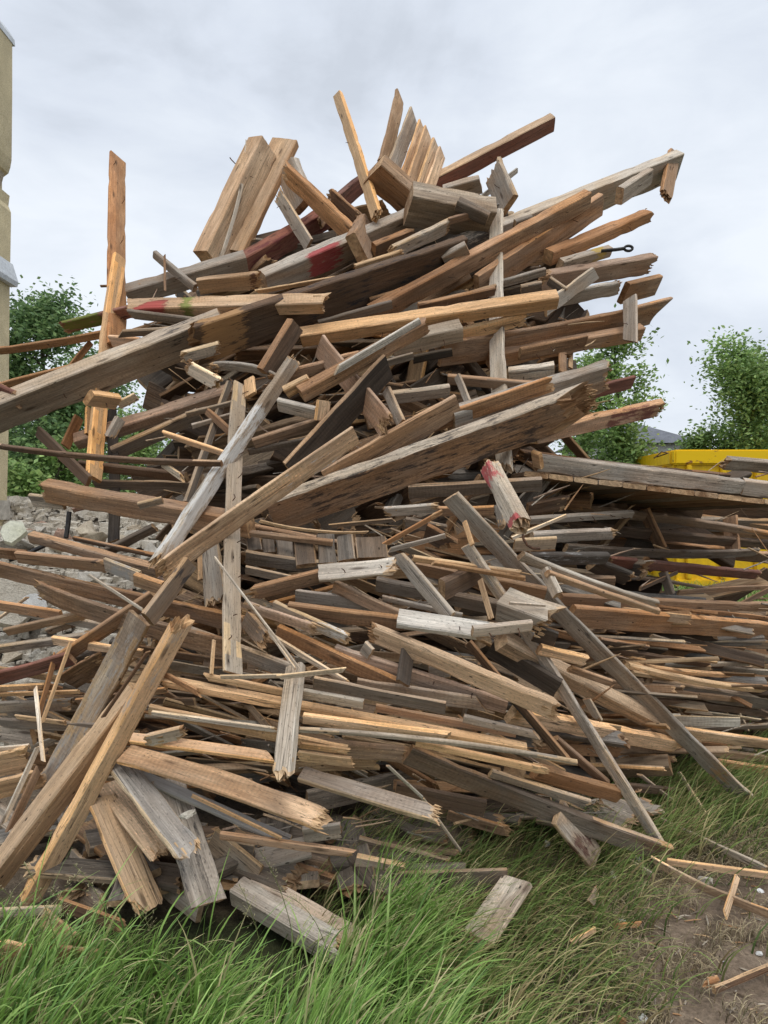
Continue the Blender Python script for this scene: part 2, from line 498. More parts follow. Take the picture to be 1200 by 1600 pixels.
# each line: name code, x0 y0 x1 y1, face, edge (+upper/-lower side seen), lean towards the viewer at both ends (or G = on the ground), wood, ends | label | options
NAMES = {'B': ('timber_beam', 'beam'), 'P': ('plank', 'plank'), 'K': ('timber_block', 'wood block'), 'S': ('wood_strip', 'wood strip'),
         'O': ('timber_post', 'post'), 'C': ('wood_chip', 'wood chip')}
SPECS = '''
B 410 230 325 408 34 18 .6 .0 c cc|left of two thick beams standing side by side at the top left|nails=1
B 446 222 362 395 36 -8 .4 -.1 c cc|right of two thick beams standing side by side at the top left
S 386 220 334 432 5 1 .75 .1 p pp|long bent pale splinter hanging down the left of two steep beams|bow=.06
S 372 256 333 345 6 1 .4 .2 p bp|torn pale sliver on the outer edge of the top left steep beam
K 450 262 474 322 34 10 .35 .1 g cc|short grey beam end behind the orange board at top left
P 444 266 547 364 22 8 .7 .3 o sc|bright orange board with torn upper end, right of the two steep beams
P 433 302 483 383 18 3 .45 .3 g bc|narrow grey board leaning left below the short grey beam end|nails=2
B 378 416 516 335 26 12 .1 -.1 r cc|dark red beam sloping up under the orange board at top left|paint=maroon,0,1,.5
B 520 325 563 288 22 6 -.1 -.2 r cc|small dull red beam end left of the tall leaning board
P 515 306 562 348 22 4 .1 .0 d sb|dark splintered board between orange board and tall leaning board
P 500 350 522 312 12 3 .15 .0 b bs|short torn brown sliver pointing up beside dark splintered board
P 528 148 590 340 15 5 .25 .55 t cb|tall thin tan board leaning left, highest point of the pile|skew=-.5;nails=1
P 624 152 598 258 17 4 -.1 .0 c cc|single tan board standing up left of the fan of boards|skew=-.8;nails=1
B 584 264 652 322 38 16 .75 .1 b cc|thick brown beam end pointing at the viewer below the fan of boards
B 638 318 765 342 44 10 .7 .4 p cc|thick pale grey beam end right of the pointing brown beam|thick=.16
B 412 442 655 338 30 14 .3 .15 g cc|long grey beam with a bright red paint stripe near the top|paint=red,.22,.48,.9
K 559 392 574 358 40 10 .75 .0 b cc|square brown beam end just below the long red striped beam
K 583 394 638 372 24 7 .4 .3 d cb|small dark broken block right of the square brown beam end
B 495 484 1056 258 38 12 .35 .45 g cc|very long grey beam rising to the far upper right tip|edge=p;paint=black,0,.45,.75
P 1053 240 1040 308 17 5 .55 .6 b cb|short brown cross piece hanging from the upper right beam tip|nails=1
K 968 306 1014 276 20 8 .6 .75 g cc|small grey block stuck to the side of the upper right beam|nails=1
B 668 292 862 191 20 9 -.2 .0 r cc|red stained beam with weathered top rising alone at upper right|edge=c;nails=1
B 695 302 751 287 22 8 -.1 .1 g cc|short grey beam end under the red stained upper right beam
K 771 266 795 322 33 6 .4 .35 g bc|thick grey stub standing upright near the upper right|nails=1
S 740 318 808 266 7 2 .0 .0 g cc|thin grey stick behind the upright grey stub
O 777 320 788 736 21 4 .36 .5 p pb|tall pale grey post standing behind orange boards, right of centre|nails=2
P 580 492 917 311 23 11 .5 .85 b cc|long orange brown board with nail row rising across upper right|edge=o;nails=5
P 745 448 938 320 30 7 .35 .6 b cc|wide brown board just below the long orange brown board|nails=3
P 856 402 1013 336 17 11 .25 .45 o cb|orange board with nail holes pointing right below the wide brown board|nails=2
P 875 414 951 393 14 8 .2 .3 g cc|short grey board with a yellow patch beside the iron bolt|paint=yellow,.55,.95,.7
P 838 442 1020 411 26 9 .25 .45 n bs|pinkish split board with torn end pointing right
P 868 468 967 449 20 5 .15 .2 g cb|rough grey board end under the pinkish split board
K 974 458 1026 445 27 6 .1 .2 b cc|brown beam end at the right, above the pointed board
P 853 482 935 423 20 3 .6 .55 g cp|grey board with pointed tip slanting up right of tan beam
B 470 527 869 467 18 15 .75 .9 t cc|long tan beam with notched right end crossing the middle top|nails=2
P 722 522 822 496 19 5 .6 .65 t cs|short yellow tan board with torn end under the long tan beam|nails=2
B 612 540 720 516 22 16 .7 .75 p cc|pale grey brown block end left of the short yellow tan board|nails=2
P 690 552 1042 482 34 5 .45 .6 b cp|long wide brown board with pointed right tip|nails=6;skew=0,1
P 985 466 985 542 20 3 .75 .75 g cp|short grey board nailed upright near the pointed right tip|nails=1;skew=0,.9
B 765 562 1000 519 20 10 .2 .4 b cc|nailed brown beam hanging out right below the pointed board|nails=6
B 812 552 915 532 18 5 .35 .4 b cc|brown board lying along the front of the nailed beam|nails=3
B 795 586 866 577 20 8 .35 .5 p cc|short beam with a pale sawn end below the nailed beam|nails=1
S 879 518 879 582 11 2 .0 .0 b cc|thin brown upright seen between beams at right
S 892 545 891 575 7 2 -.1 -.1 t cc|narrow tan upright beside the thin brown upright at right
B 425 806 934 622 50 14 .45 1.3 b cs|huge dark stained front beam with bright splintered right end|edge=p;paint=black,.05,.9,.5,orange,.95,1,.8;tear=.22
B 705 662 950 586 40 14 .75 .85 g cb|thick grey beam directly behind the huge dark stained beam
P 826 682 1034 636 21 9 .55 .85 n bs|red brown board with torn tip pointing right beneath the huge beam|paint=maroon,.5,.95,.7
P 928 612 988 597 18 4 .3 .4 r cc|two small brown board ends right of the thick grey beam
P 650 672 866 598 23 4 .8 1.0 o cb|thin brown board lying on top of the huge dark beam
P 508 750 716 632 34 5 .65 1.0 b cc|wide smooth brown board left of the thin board on the huge beam
P 455 738 606 572 36 5 .8 1.2 k cc|black stained board pointing up at the centre of the pile|edge=c;skew=0,.2
P 248 896 556 680 30 4 1.1 1.25 c bc|long tan board with whitewash marks crossing the centre left|paint=white,.55,.95,.35
P 243 888 461 560 19 9 1.0 .95 p sb|long pale board with split lower end leaning right, centre left|paint=white,0,.75,.7
P 375 600 364 1052 24 3 .9 1.05 p cc|tall grey upright board with a column of nails, left of centre|nails=9
P 321 805 338 942 32 4 .62 .7 g cb|rough grey board hanging with crumbled lower end left of nailed upright
S 311 825 313 906 7 2 .6 .65 t cc|narrow tan strip along the left of the rough hanging board
S 292 786 358 598 10 4 .75 .75 G cc|thin dark stick leaning right behind the long pale board
P 324 643 363 678 10 4 .85 .8 b cc|short brown stick crossing the thin dark leaning stick
P 324 572 436 592 13 4 .95 .95 g bb|sagging grey board bent like a bow, left of centre|bow=-.05
K 390 592 392 618 16 4 .9 .9 t cc|small tan beam end under the sagging grey board
K 289 571 344 600 20 6 1.1 1.1 w bb|crumbling white painted lump below the big left beam
K 284 559 345 542 17 5 1.05 1.0 w bb|white ribbed block on the face of the big left beam
B -30 657 352 506 42 17 1.0 1.0 g cc|big grey beam reaching out past the left edge|edge=p;nails=1;paint=black,.72,1,.45
B 300 540 722 398 52 9 1.02 .5 d bc|blackened rotten beam with orange rot, continuing the big left beam|paint=orange,.0,.2,.85,black,.25,1,.45
P 198 483 509 473 17 17 1.0 1.1 c bs|wide pale board with red and green paint at its left end|paint=red,.02,.25,1.1,green,.25,.38,1.05
P 95 513 205 486 18 4 .6 .6 r bc|mossy green and red board end pointing left|paint=green,.0,.7,.85
B 310 447 406 437 24 5 .85 .9 c cb|brown beam end with dark rot above the red and green painted board|paint=brown,.8,1,.8
B 198 462 384 408 24 12 .3 .25 g cc|grey brown beam sloping up from the left under two steep beams
S 242 398 305 450 11 5 .55 .5 g cc|grey stick slanting down at the upper left slope|nails=1
S 257 398 258 456 3 1 .6 .6 b pp|hair thin brown splinter standing on the upper left slope
S 157 447 220 445 4 1 .4 .4 b cc|thin dark stick poking left behind the upright orange board
P 184 246 183 545 25 3 .55 .6 o cc|tall orange brown board standing upright at the far left|nails=5
P 187 402 147 748 20 5 .72 .7 t cc|long light tan board leaning on the upright orange board
P 143 640 142 682 17 3 .66 .66 t cc|short tan board end beside the light tan leaning board
P -10 549 192 516 11 3 .45 .45 o cc|upper of two orange battens reaching past the left edge
P -10 606 147 567 12 3 .55 .5 o cc|lower of two orange battens reaching past the left edge
P 102 698 123 652 14 3 .5 .5 o cc|short orange batten below the big left beam
P 95 592 142 535 9 2 .35 .35 o cc|small slanted orange batten between the two long battens
P 60 674 139 752 15 4 .8 .8 d cc|dark board sloping down right below the big left beam
K -4 610 30 626 20 5 1.2 1.2 r bs|small rotten red brown end lying on the big left beam|nails=1
K 138 621 182 627 20 8 1.3 .9 c cc|tan sawn beam end poking out of the big left beam|nails=1
K 185 633 213 619 12 3 .85 .85 p cc|small pale block under the big left beam
K 188 655 172 684 15 5 .85 .85 g cb|small grey stub below the tan sawn beam end
O 173 640 177 846 15 3 .35 .35 k cc|black upright post at left, seen through the gap
B 120 690 366 610 16 14 .4 .5 n cc|long dusty beam sloping up behind the long pale leaning board
B 178 708 312 648 20 6 .3 .35 G cc|dark grey beam beneath the long dusty sloping beam
P -12 695 346 724 8 4 1.15 1.15 d cc|long thin dark plank lying almost level across the left|edge=c
P 125 726 292 746 13 5 .6 .6 d cc|dark board just beneath the long thin level plank
P 148 756 302 760 15 3 .4 .4 G cc|grey dusty plank above the big broken brown beam
B 72 766 392 823 28 14 .9 .85 b sc|big brown beam with broken left end, left middle
B 50 781 98 786 18 4 .75 .75 g cc|grey beam end peeking out below the big broken brown beam
S 217 790 254 781 10 4 1.1 1.1 g cc|little stick lying on the big broken brown beam
B 50 839 248 892 14 9 .85 .85 b cc|brown beam sloping down right over the rubble
B 165 882 220 903 18 4 1.0 1.0 s cc|blue grey painted beam end at centre left|paint=grey,0,1,.8
B -10 862 42 868 15 4 .7 .7 b cc|brown beam stub at the left edge over the rubble
B 28 870 168 885 17 5 .95 .95 b cb|weathered beam with dark crumbled right end at left|paint=black,.85,.95,.8
B -10 888 382 976 24 5 .8 .75 b cc|long brown beam running down right from the left edge
K 212 905 256 920 18 6 1.25 1.25 c cc|short tan beam end crossing under the long tan board
B 57 921 356 1013 26 5 1.05 .8 b sc|brown beam with bright torn left end over the rubble
P 10 987 132 960 12 4 .8 .8 c cb|tan weathered board end above the left rubble
S 75 987 136 967 10 3 .6 .6 g cc|grey batten with nails above the left rubble|nails=4
P 92 1032 242 930 20 5 .85 .9 b cc|brown board sloping up right, lower left
B -12 1062 112 1028 20 5 .9 .9 r cc|red brown beam reaching the left edge, lower left
P 105 1066 162 1030 32 3 .75 .8 b cb|wide broken brown board behind the left front boards
P 72 1234 218 965 36 -5 .65 1.15 g sc|wide grey board with flaking face leaning at front left|paint=grey,0,1,.45,brown,.2,.9,.3
B 231 968 297 880 24 6 1.35 1.3 G cc|short dark topped beam joining the long tan board, centre left|paint=black,.55,1,.7
B 289 964 44 1408 25 11 1.3 .55 c sb|long grey brown beam with torn top leaning at front left|paint=grey,0,.4,.4,brown,.65,1,.4
B -14 1376 216 1076 27 23 .9 .95 c cc|massive brown beam leaning between two front left timbers
S 65 1132 111 1003 5 2 1.0 1.0 t pp|tall thin splinter stick, right one of three at left
S 55 1073 68 1192 5 2 1.1 1.1 p pp|pale thin stick crossing two splinters at left
S 88 1020 59 1125 7 2 .95 .95 b pp|brown thin splinter behind the tall splinter stick at left
S 2 1292 61 1163 7 2 1.1 1.0 p pp|pale strip leaning right at the left edge
P 14 1302 62 1198 11 3 .95 .9 b pp|dark brown strip leaning beside the pale strip, left edge
P -12 1172 46 1166 7 2 .8 .8 p cc|pale thin board edge at left edge above orange slabs
P -20 1197 47 1184 36 5 .75 .75 t cb|upper rough orange slab at the left edge
P -20 1238 62 1216 28 5 .8 .8 t cb|lower rough orange slab at the left edge
B -20 1143 52 1150 26 6 .65 .65 g cc|dusty grey beam at left edge above the orange slabs
P -12 1106 114 1100 17 4 .75 .75 g cb|grey cracked plank at the left, lower middle
S -12 1086 124 1081 6 2 .85 .85 t bb|thin tan strip above the grey cracked plank at left
S 24 1120 102 1130 6 2 .85 .85 t pb|short tan splinter under the grey cracked plank at left
P 158 1247 233 1418 42 -4 .75 .6 c cb|wide speckled tan board lying at the bottom left
P 165 1226 254 1338 31 -3 .6 .75 c cb|narrower speckled tan board left of the slate grey board
P 188 1195 299 1336 36 -5 .75 1.0 s cb|slate grey board with broken tan end at the bottom
P 262 1218 327 1412 50 -3 .6 .75 s cc|dark slate board with white flecks at the bottom|paint=black,.3,1,.45
P 195 1178 512 1284 32 -5 .85 .9 c cs|wide brown board with splintered right end, lower left
S 200 1204 452 1314 16 -4 .7 .7 s cc|grey rounded trim running under the wide brown board|paint=grey,0,1,1
S 300 1243 440 1310 5 2 .8 .8 t cc|thin tan edge strip under the grey rounded trim
P 344 1305 552 1334 10 5 .75 .75 b cb|narrow brown batten low down behind the grass
P 335 1330 395 1340 36 4 .4 .4 G cc|flat grey board under the narrow brown batten
P 400 1346 484 1322 32 -5 .4 .4 g cc|grey board angled up to the right near the bottom
K 474 1304 532 1296 22 5 .5 .5 g cc|grey beam end below the splintered wide brown board
B 398 1372 572 1470 20 -5 .45 .5 g cb|upper of two grey beams sloping into the grass
B 372 1392 542 1492 30 -18 .5 .6 g cb|lower of two grey beams sloping into the grass, rotten end|paint=orange,.9,1,.6
P 472 1209 690 1276 23 -6 .9 1.1 s cb|slate grey plank with torn orange lower edge at lower centre
B 618 1234 758 1262 24 6 .35 .35 d cc|dark beam in shadow right of the slate grey plank
P 872 1268 930 1342 36 -5 .45 G.06 g cc|short board with dark red stain poking out at lower right|paint=brown,.45,.9,.6
P 746 1468 808 1376 44 -5 G.05 G.12 p cc|pale flat board lying in the grass at bottom centre
P 618 1382 792 1376 34 4 G.10 G.10 G cc|dark grey board lying in the grass under the pile
B 556 1346 636 1362 20 7 .45 .45 g cb|grey beam end in the grass, bottom centre
P 660 1430 737 1466 14 4 G.05 G.05 G cc|grey board sunk in grass left of the pale flat board
P 92 1368 158 1418 36 6 .45 .5 G cc|dark grey board end at the bottom left
P 112 1340 182 1402 22 5 .35 .35 g cc|grey board behind the dark board end at bottom left
P 92 1412 198 1450 16 4 .4 .4 d cb|dark stick on the grass at bottom left
S -10 1426 96 1420 11 4 .75 .75 p cc|white topped batten at the bottom left corner
P 68 1434 132 1490 24 4 .65 .6 t cb|tan board sticking out of grass at the bottom left
P -14 1492 58 1502 42 5 .6 .6 t bb|splintered orange slab in the grass at the left corner
P 72 1498 180 1512 38 5 .6 .6 t bs|splintered orange slab in the grass right of another slab
O 462 1042 442 1216 27 -9 1.15 1.3 p cs|thick pale post with splintered foot and red topped end|paint=red,0,.16,.9
S 345 1058 442 1056 6 2 1.3 1.3 p cc|pale thin strip left over the red topped post
S 432 1058 541 1046 7 2 1.35 1.3 p pp|pale thin strip bent right over the red topped post
P 254 1064 822 1170 13 10 .95 .95 t sc|long tan board running low across behind the pale post
P 318 1056 446 1082 10 4 1.05 1.05 t pc|tan layer on top of the long low tan board
P 468 1082 568 1100 13 5 1.1 1.1 p cc|short whitish board right of the pale post
P 490 1066 696 1106 18 4 1.15 1.15 G cc|grey faced board with tan edge right of the pale post|edge=t
P 558 1070 762 1102 20 4 1.0 1.0 g cp|grey board with pointed right tip, lower centre|skew=0,-.8
P 588 1106 806 1146 11 4 .95 .95 b cc|brown board edge below the grey pointed tip board
S 724 1122 846 1150 11 5 1.05 1.05 g cp|double thin grey board ends at lower right of centre
P 474 1122 702 1152 14 6 1.05 1.05 c cb|tan board with a bite missing, lower centre
S 468 1140 902 1192 6 5 1.2 1.2 p cc|very long thin pale strip at lower centre
S 238 1114 434 1141 7 3 1.05 1.05 p cb|thin grey strip left of the pale post
P 234 1108 546 1174 14 5 1.0 1.0 t cs|splintered tan plank passing behind the pale post
P 206 1153 432 1184 15 -5 1.15 1.15 c cp|clean tan plank with slanted end left of the pale post
K 229 1157 292 1142 18 5 1.2 1.2 g bb|grey crumbled chunk on top of the clean tan plank
S 468 1164 546 1174 8 3 1.05 1.05 t bs|upper torn tan stub right of the pale post
P 466 1180 546 1190 14 4 1.0 1.0 t bs|lower torn tan stub right of the pale post
B 474 1164 655 1182 22 7 .8 .8 b cs|brown beam with dark torn hole, lower centre
B 636 1178 1041 1332 27 7 .85 G.05 G cc|long dark beam with tan top edge ending on the grass|edge=t
P 766 1208 922 1256 11 5 .7 .6 G cb|narrow dark plank above the long dark grass beam
P 838 1206 967 1242 22 8 .55 .5 o cc|orange brown board end at lower right beside thin diagonal strip
P 650 1160 860 1206 10 4 .95 .9 t cs|tan plank with frayed right end at lower right
S 729 852 1034 1326 16 5 1.15 G.05 g cc|thin grey diagonal strip reaching down to the grass|paint=white,.4,1,.3
P 704 776 1164 1246 25 4 1.2 G.06 g cb|long grey diagonal board on the right with spotted face|paint=black,.1,.95,.28,orange,.84,.97,.7
O 764 726 816 826 19 18 1.15 1.5 p bb|pale post with red paint hanging below the huge dark beam|paint=red,.0,.45,.75,red,.84,1.2,1
S 778 788 785 822 12 3 .9 .9 g cb|little stub left of the pale red painted hanging post
B 638 768 846 756 20 5 .45 .5 G cc|dark beam with tan top edge under the huge dark beam|edge=c
B 810 710 1136 745 13 5 -.1 -.2 d sc|dark beam above the flat boarded panel at right
B 1132 723 1212 730 18 6 -.1 -.1 g bc|grey beam end with broken left side over the panel
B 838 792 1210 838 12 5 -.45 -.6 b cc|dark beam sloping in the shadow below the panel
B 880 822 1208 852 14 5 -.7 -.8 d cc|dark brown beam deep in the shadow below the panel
O 1006 796 1033 856 16 4 -.5 -.5 b cc|left leaning strut under the flat boarded panel
O 1141 808 1145 862 20 3 -.55 -.55 b cc|right upright strut under the flat boarded panel
B 884 856 1182 862 12 4 -.2 -.4 G cs|dark level beam with torn tip in front of yellow skip
B 945 876 1186 898 14 5 -.1 -.3 r bs|splintered dark brown beam against the yellow skip
P 826 813 987 803 10 5 .2 .2 g cc|batten with a row of nail holes under the panel|nails=6
K 824 797 884 785 20 5 .1 .1 d cb|dark block behind the batten with nail holes
B 830 840 962 833 16 6 .4 .5 s cb|slate grey timber with broken white end at right
B 826 873 947 872 16 7 .5 .5 k cc|dark slate timber under the broken white ended one|paint=grey,0,1,.4
P 803 852 868 848 18 4 .75 .75 p cc|pale rounded board end beside the hanging red post
S 799 842 886 805 5 1 1.0 .8 p pp|thin pale splinter pointing right beside hanging red post
K 925 882 985 905 22 6 .2 .2 k cb|black charred block above the right side rails
S 1000 920 1058 894 5 2 .1 .0 d cc|thin dark stick leaning against the yellow skip
P 1036 894 1048 928 12 4 .0 .0 G cc|short dark upright under the splintered dark brown beam
S 985 902 1115 922 5 2 -.1 -.2 g cc|thin grey rail in front of yellow skip bottom
S 1060 926 1210 918 7 2 -.1 -.2 b cc|thin brown board lifting to the right edge
P 814 868 1027 944 13 5 1.05 .9 p cs|pale rail sloping down right with a broken tan tip
P 855 896 1032 956 9 5 1.0 .85 c cp|light knotty batten just below the pale sloping rail
O 851 890 871 930 14 7 .95 .95 p cc|small pale post stub behind the grey diagonal board
B 872 936 1212 948 15 5 .1 -.1 b cc|upper of two long brown beams running off to the right
B 888 962 1212 986 28 6 .35 .25 b cc|lower and bigger of two long brown beams running off right
S 1005 956 1212 968 6 2 .2 .1 o cc|thin orange board between the two long brown beams
S 1018 993 1112 1021 6 2 .2 .25 p cp|thin whitish board tip under the big brown right beam
P 1062 1000 1212 1034 11 4 .0 .0 s cc|grey flat board at the right edge, mid height
P 950 1014 1172 1044 8 4 .2 .2 d cc|dark board with tan edge low on the right stack|edge=t
P 975 1037 1172 1054 7 4 .3 .25 t cb|tan board in the right stack with a rough end
P 980 1040 1212 1078 8 5 .4 .3 t cc|long tan board lying across the right stack
S 988 1051 1082 1066 6 3 .45 .45 t cc|short tan board tip under the long tan right board
B 1010 1070 1198 1099 21 6 .3 .25 G cc|heavy dark grey beam end in the right stack
B 842 1014 916 1032 15 6 .75 .75 c cb|tan beam end pointing right of the thin diagonal strip
P 890 1045 953 1066 10 4 .6 .6 b cc|small brown board end beside the grey diagonal board
P 936 1000 1014 1012 7 4 .5 .4 d cb|small dark board end right of the grey diagonal board
P 930 1062 1210 1092 9 3 .15 .1 b cc|brown board deep in the right stack
P 960 1094 1210 1118 10 4 .1 .0 d cc|dark board near the bottom of the right stack
P 798 1116 1068 1166 22 8 .6 .6 c cs|thick splintered tan beam low behind both diagonals
P 1040 1140 1212 1162 15 5 .4 .4 c cc|tan plank running to the right edge, above grass
P 1100 1174 1200 1186 11 4 .35 .35 c cb|tan board with rough end over the grass at right
P 1120 1191 1212 1205 10 4 .4 .4 o cc|orange board low on the right edge over grass
B 782 1000 1042 1138 19 18 .75 .55 c cc|thick beam sloping down right under the grey diagonal board
B 766 1012 872 1076 28 6 .55 .55 k cc|black beam in shadow left of the thick sloping beam
S 917 1092 936 1126 11 3 .6 .6 g cb|short grey stick upright in shadow, lower right
S 1070 1110 1126 1117 5 2 .2 .2 p cc|upper tiny pale stick in the debris at right
S 1127 1104 1148 1136 6 2 .2 .2 g cc|small dark stick leaning in the debris at right
S 1147 1100 1168 1142 5 2 .2 .2 p cc|tiny pale stick leaning right in the debris
S 1078 1118 1144 1132 5 2 .25 .2 p cc|lower tiny pale stick in the debris at right
P 804 1094 886 1188 11 5 .7 .6 k cc|dark slanting plank behind the thin grey diagonal strip
P 866 1154 946 1223 12 5 .55 .45 b cc|brown slanting plank right of the dark slanting plank
P 980 1230 1062 1238 11 4 .35 .3 d cb|dark short plank on the grass behind diagonal strip
K 985 1256 1034 1270 9 5 .3 G.05 p cc|pale small end beside the foot of the thin diagonal
B 452 952 632 974 20 7 1.05 1.1 b cc|brown beam joining a white painted beam end at centre
B 622 966 766 988 26 -7 1.25 1.3 w cs|white painted beam end with splintered tip at centre|nails=1
B 575 985 874 1112 26 9 1.1 1.25 c bs|long tan beam sloping down right with torn tip, centre
B 396 926 510 898 20 6 1.0 1.1 b bc|brown broken beam left of the white topped piece
B 498 896 622 884 25 -5 1.15 1.2 w cb|white topped piece of broken beam above centre|nails=2
B 320 812 575 860 12 5 .6 .6 b cc|beam behind the curved row of short boards
B 385 870 548 893 20 5 .7 .7 G cc|dark grey beam below the curved row of short boards
P 384 890 464 907 12 3 .8 .8 G cc|layered dark board under the dark grey beam
B 588 912 790 952 20 7 .85 .85 G cc|long layered grey beam crossing behind the white painted end
P 598 934 722 962 8 3 1.0 1.0 g cc|thin grey layer under the long layered grey beam
K 786 944 862 972 30 8 .9 1.0 p cb|pale grey beam end right of centre|thick=.14
P 616 862 704 966 20 5 1.15 1.2 g pc|wedge tipped grey board leaning right at centre
K 690 922 748 893 28 9 1.0 .85 d cc|dark block end between the wedge board and diagonal strip
P 644 872 816 896 9 4 1.05 1.0 t bs|upper tan split board right of centre
P 674 879 822 904 6 4 1.1 1.05 t ps|lower tan split board right of centre
S 750 906 768 967 8 2 1.25 1.25 t cc|short tan stick standing right of the dark block end
S 726 815 738 852 7 2 1.2 1.2 t cc|small tan stick beside top of grey diagonal board
K 738 987 830 977 15 6 1.4 1.35 g cc|grey beam end nailed over the thin diagonal strip|nails=2
K 836 990 868 1000 26 4 .8 .8 k cc|black plastic looking lump right of the nailed beam end
B 648 886 852 928 20 6 .75 .7 b cc|brown beam passing behind the tan split boards
S 796 942 852 946 4 1 1.15 1.1 w cc|thin white strip over the pale grey beam end
P 598 800 688 793 14 4 .7 .75 g bs|grey splintered board just under the huge dark beam
P 634 816 692 827 15 4 .75 .75 G cb|dark grey board stub below the grey splintered board
S 598 852 690 800 7 2 .95 1.0 o ps|bent orange splinter rising under the huge dark beam
K 666 830 706 852 26 5 .75 .75 d cb|dark broken board beside the orange splinter
S 604 861 696 837 7 2 .9 .95 g pc|thin grey stick below the orange splinter
P 684 799 772 797 14 4 .55 .6 b cc|brown board behind the top of the grey diagonal board
S 404 814 576 832 4 1 1.0 1.0 t pp|curved thin tan splinter above the curved row of boards|bow=.03
S 514 822 618 812 6 2 .85 .9 G pp|thin dark strip under the lower edge of the huge beam
P 384 946 496 984 14 4 1.1 1.15 n ss|pink orange splintered board left of centre
P 428 946 546 1000 15 5 1.05 1.1 p cs|pale painted board with split end below the pink splintered one|paint=white,.55,1,.6
K 384 966 416 1004 24 5 .9 .95 G cb|dark beam end right beside the nailed upright
P 434 986 622 1072 20 6 .95 .95 b cc|red brown board sloping down right, centre
P 524 1018 792 1104 21 6 .95 1.0 n cc|pinkish board with nails sloping right, lower centre|nails=4
S 418 990 542 1066 8 3 1.05 1.05 p bb|pale strip sloping down toward the red topped post
B 296 990 462 1052 21 6 .75 .8 g cc|grey dusty beam behind the nailed upright foot
S 335 870 468 1046 3 1 1.35 1.3 p pp|long thin pale splinter slanting to the red topped post
S 419 985 462 1046 3 1 1.2 1.25 p pp|short thin splinter beside the long thin pale splinter
S 334 1000 330 1053 5 2 1.1 1.1 t cc|thin tan stick standing left of the nailed upright foot
O 638 1014 629 1068 20 4 1.1 1.15 k cc|black square post end at lower centre
K 568 1010 580 1022 18 5 1.05 1.05 g cc|little grey beam end left of the black post end
K 670 1050 702 1044 22 5 .85 .85 g cc|grey end in shadow right of the black post end
B 522 916 624 962 18 5 .95 1.0 b cc|brown board slanting down behind the white painted end
P 462 930 582 946 20 4 .85 .85 s cc|blue grey flat board under the white topped piece
P 732 1004 886 1188 11 4 1.0 .65 d cc|dark thin plank slanting down right of the white painted end
B 414 584 461 508 24 9 .95 1.15 d cc|dark brown beam end with grey top right of the sagging board
P 500 540 606 668 32 4 .9 1.05 n cs|pinkish grey board with torn lower end behind the black board
P 604 610 627 662 14 4 .9 .95 g cc|small grey board right behind the pinkish torn board
B 470 616 662 509 18 13 1.15 1.4 b cb|brown beam with white painted upper edge above the black board
S 520 582 656 502 10 3 1.36 1.52 w pc|cream white strip lying along the brown beam above the black board
K 446 613 484 594 17 7 1.1 1.2 t cc|yellow tan beam end left of the white edged beam
B 436 632 494 646 18 6 1.0 1.05 g cc|short grey beam end under the yellow tan one
K 502 656 506 626 20 4 1.05 1.2 c cc|square tan topped beam end left of the black board
P 396 692 498 660 15 5 .9 .95 b cc|short brown board right of the nailed upright
P 388 706 492 686 9 3 .8 .85 G cc|thin grey board below the short brown board
P 440 590 562 556 16 5 .75 .8 b cc|brown board behind the yellow tan beam end
B 606 622 702 610 18 6 .85 .85 g cc|grey beam in the dark hollow right of the black board
S 588 572 645 556 10 3 1.0 1.0 g cc|short grey stick above the dark hollow
P 645 562 706 550 12 4 .8 .85 k cc|black board stub above the dark hollow
P 700 592 842 604 14 5 .55 .6 b cc|orange brown board behind the tall pale grey post
S 715 588 734 634 10 3 .8 .8 g cc|short grey stick dropping into the dark hollow
P 654 480 772 454 12 5 .65 .65 d cc|dark batten with nails left of the tall pale grey post|nails=4
P 498 507 612 475 12 4 .7 .75 G cc|dark board above the long tan beam
P 578 470 652 449 9 4 .55 .6 b cc|brown strip below the blackened beam, upper centre
P 556 419 634 394 11 4 .8 .85 t bs|light torn splinter piece lying on the blackened beam|nails=1
S 398 456 546 431 6 2 .95 .8 t pc|thin tan strip above the red and green painted board
P 606 398 702 352 18 6 .6 .6 g bb|grey split board on top of the very long beam
K 714 318 762 342 17 8 .85 .7 G cc|dark grey block on the pale thick beam end
P 700 346 746 333 10 3 .7 .7 n bs|orange splinter cluster beside the dark grey block
K 694 408 731 388 20 7 .6 .8 g cc|sawn block end resting on the very long beam
K 804 352 830 344 14 5 .5 .5 g cc|small grey block right of the tall pale post top
P 700 472 774 450 11 4 .55 .55 G cc|dark plank left of the tall post, above the tan beam
K 814 452 846 446 12 5 .55 .6 G cc|small dark block above the notched tan beam
K 858 438 884 456 12 4 .6 .6 G cc|tiny grey block by the pinkish split board
P 786 442 852 424 11 4 .4 .45 g cc|small grey board behind the tall pale post
P 200 490 328 506 12 4 1.05 .95 G pc|dark grey board under the red and green painted board
P 182 522 292 514 10 4 1.0 .95 G pc|second dark grey board under the painted board
P 174 532 222 537 16 4 .75 .75 n cc|pinkish board stub right of the leaning tan board
P 212 552 238 524 15 3 .8 .8 p cc|pale grey board tip above the big left beam
P 236 545 268 524 10 3 .85 .85 p cc|small pale strip right of the pale grey board tip
S 254 677 352 709 8 4 1.0 .95 c pc|tan stick pointing left behind the dark leaning stick
P 291 648 368 628 8 3 .8 .8 g cc|upper grey batten behind the thin dark leaning stick
P 300 666 366 647 7 3 .8 .8 g cc|lower grey batten behind the thin dark leaning stick
P 254 724 286 747 9 3 1.0 1.0 p cb|pale torn strip hanging under the long thin level plank
P 168 862 242 824 13 5 .6 .65 G cc|grey board sloping up under the big broken brown beam
P 116 841 246 869 6 4 .65 .7 d cc|thin dark board with orange edge above the rubble|edge=o
S 240 878 263 838 7 3 .85 .85 g cc|small grey stick left of the long pale board foot
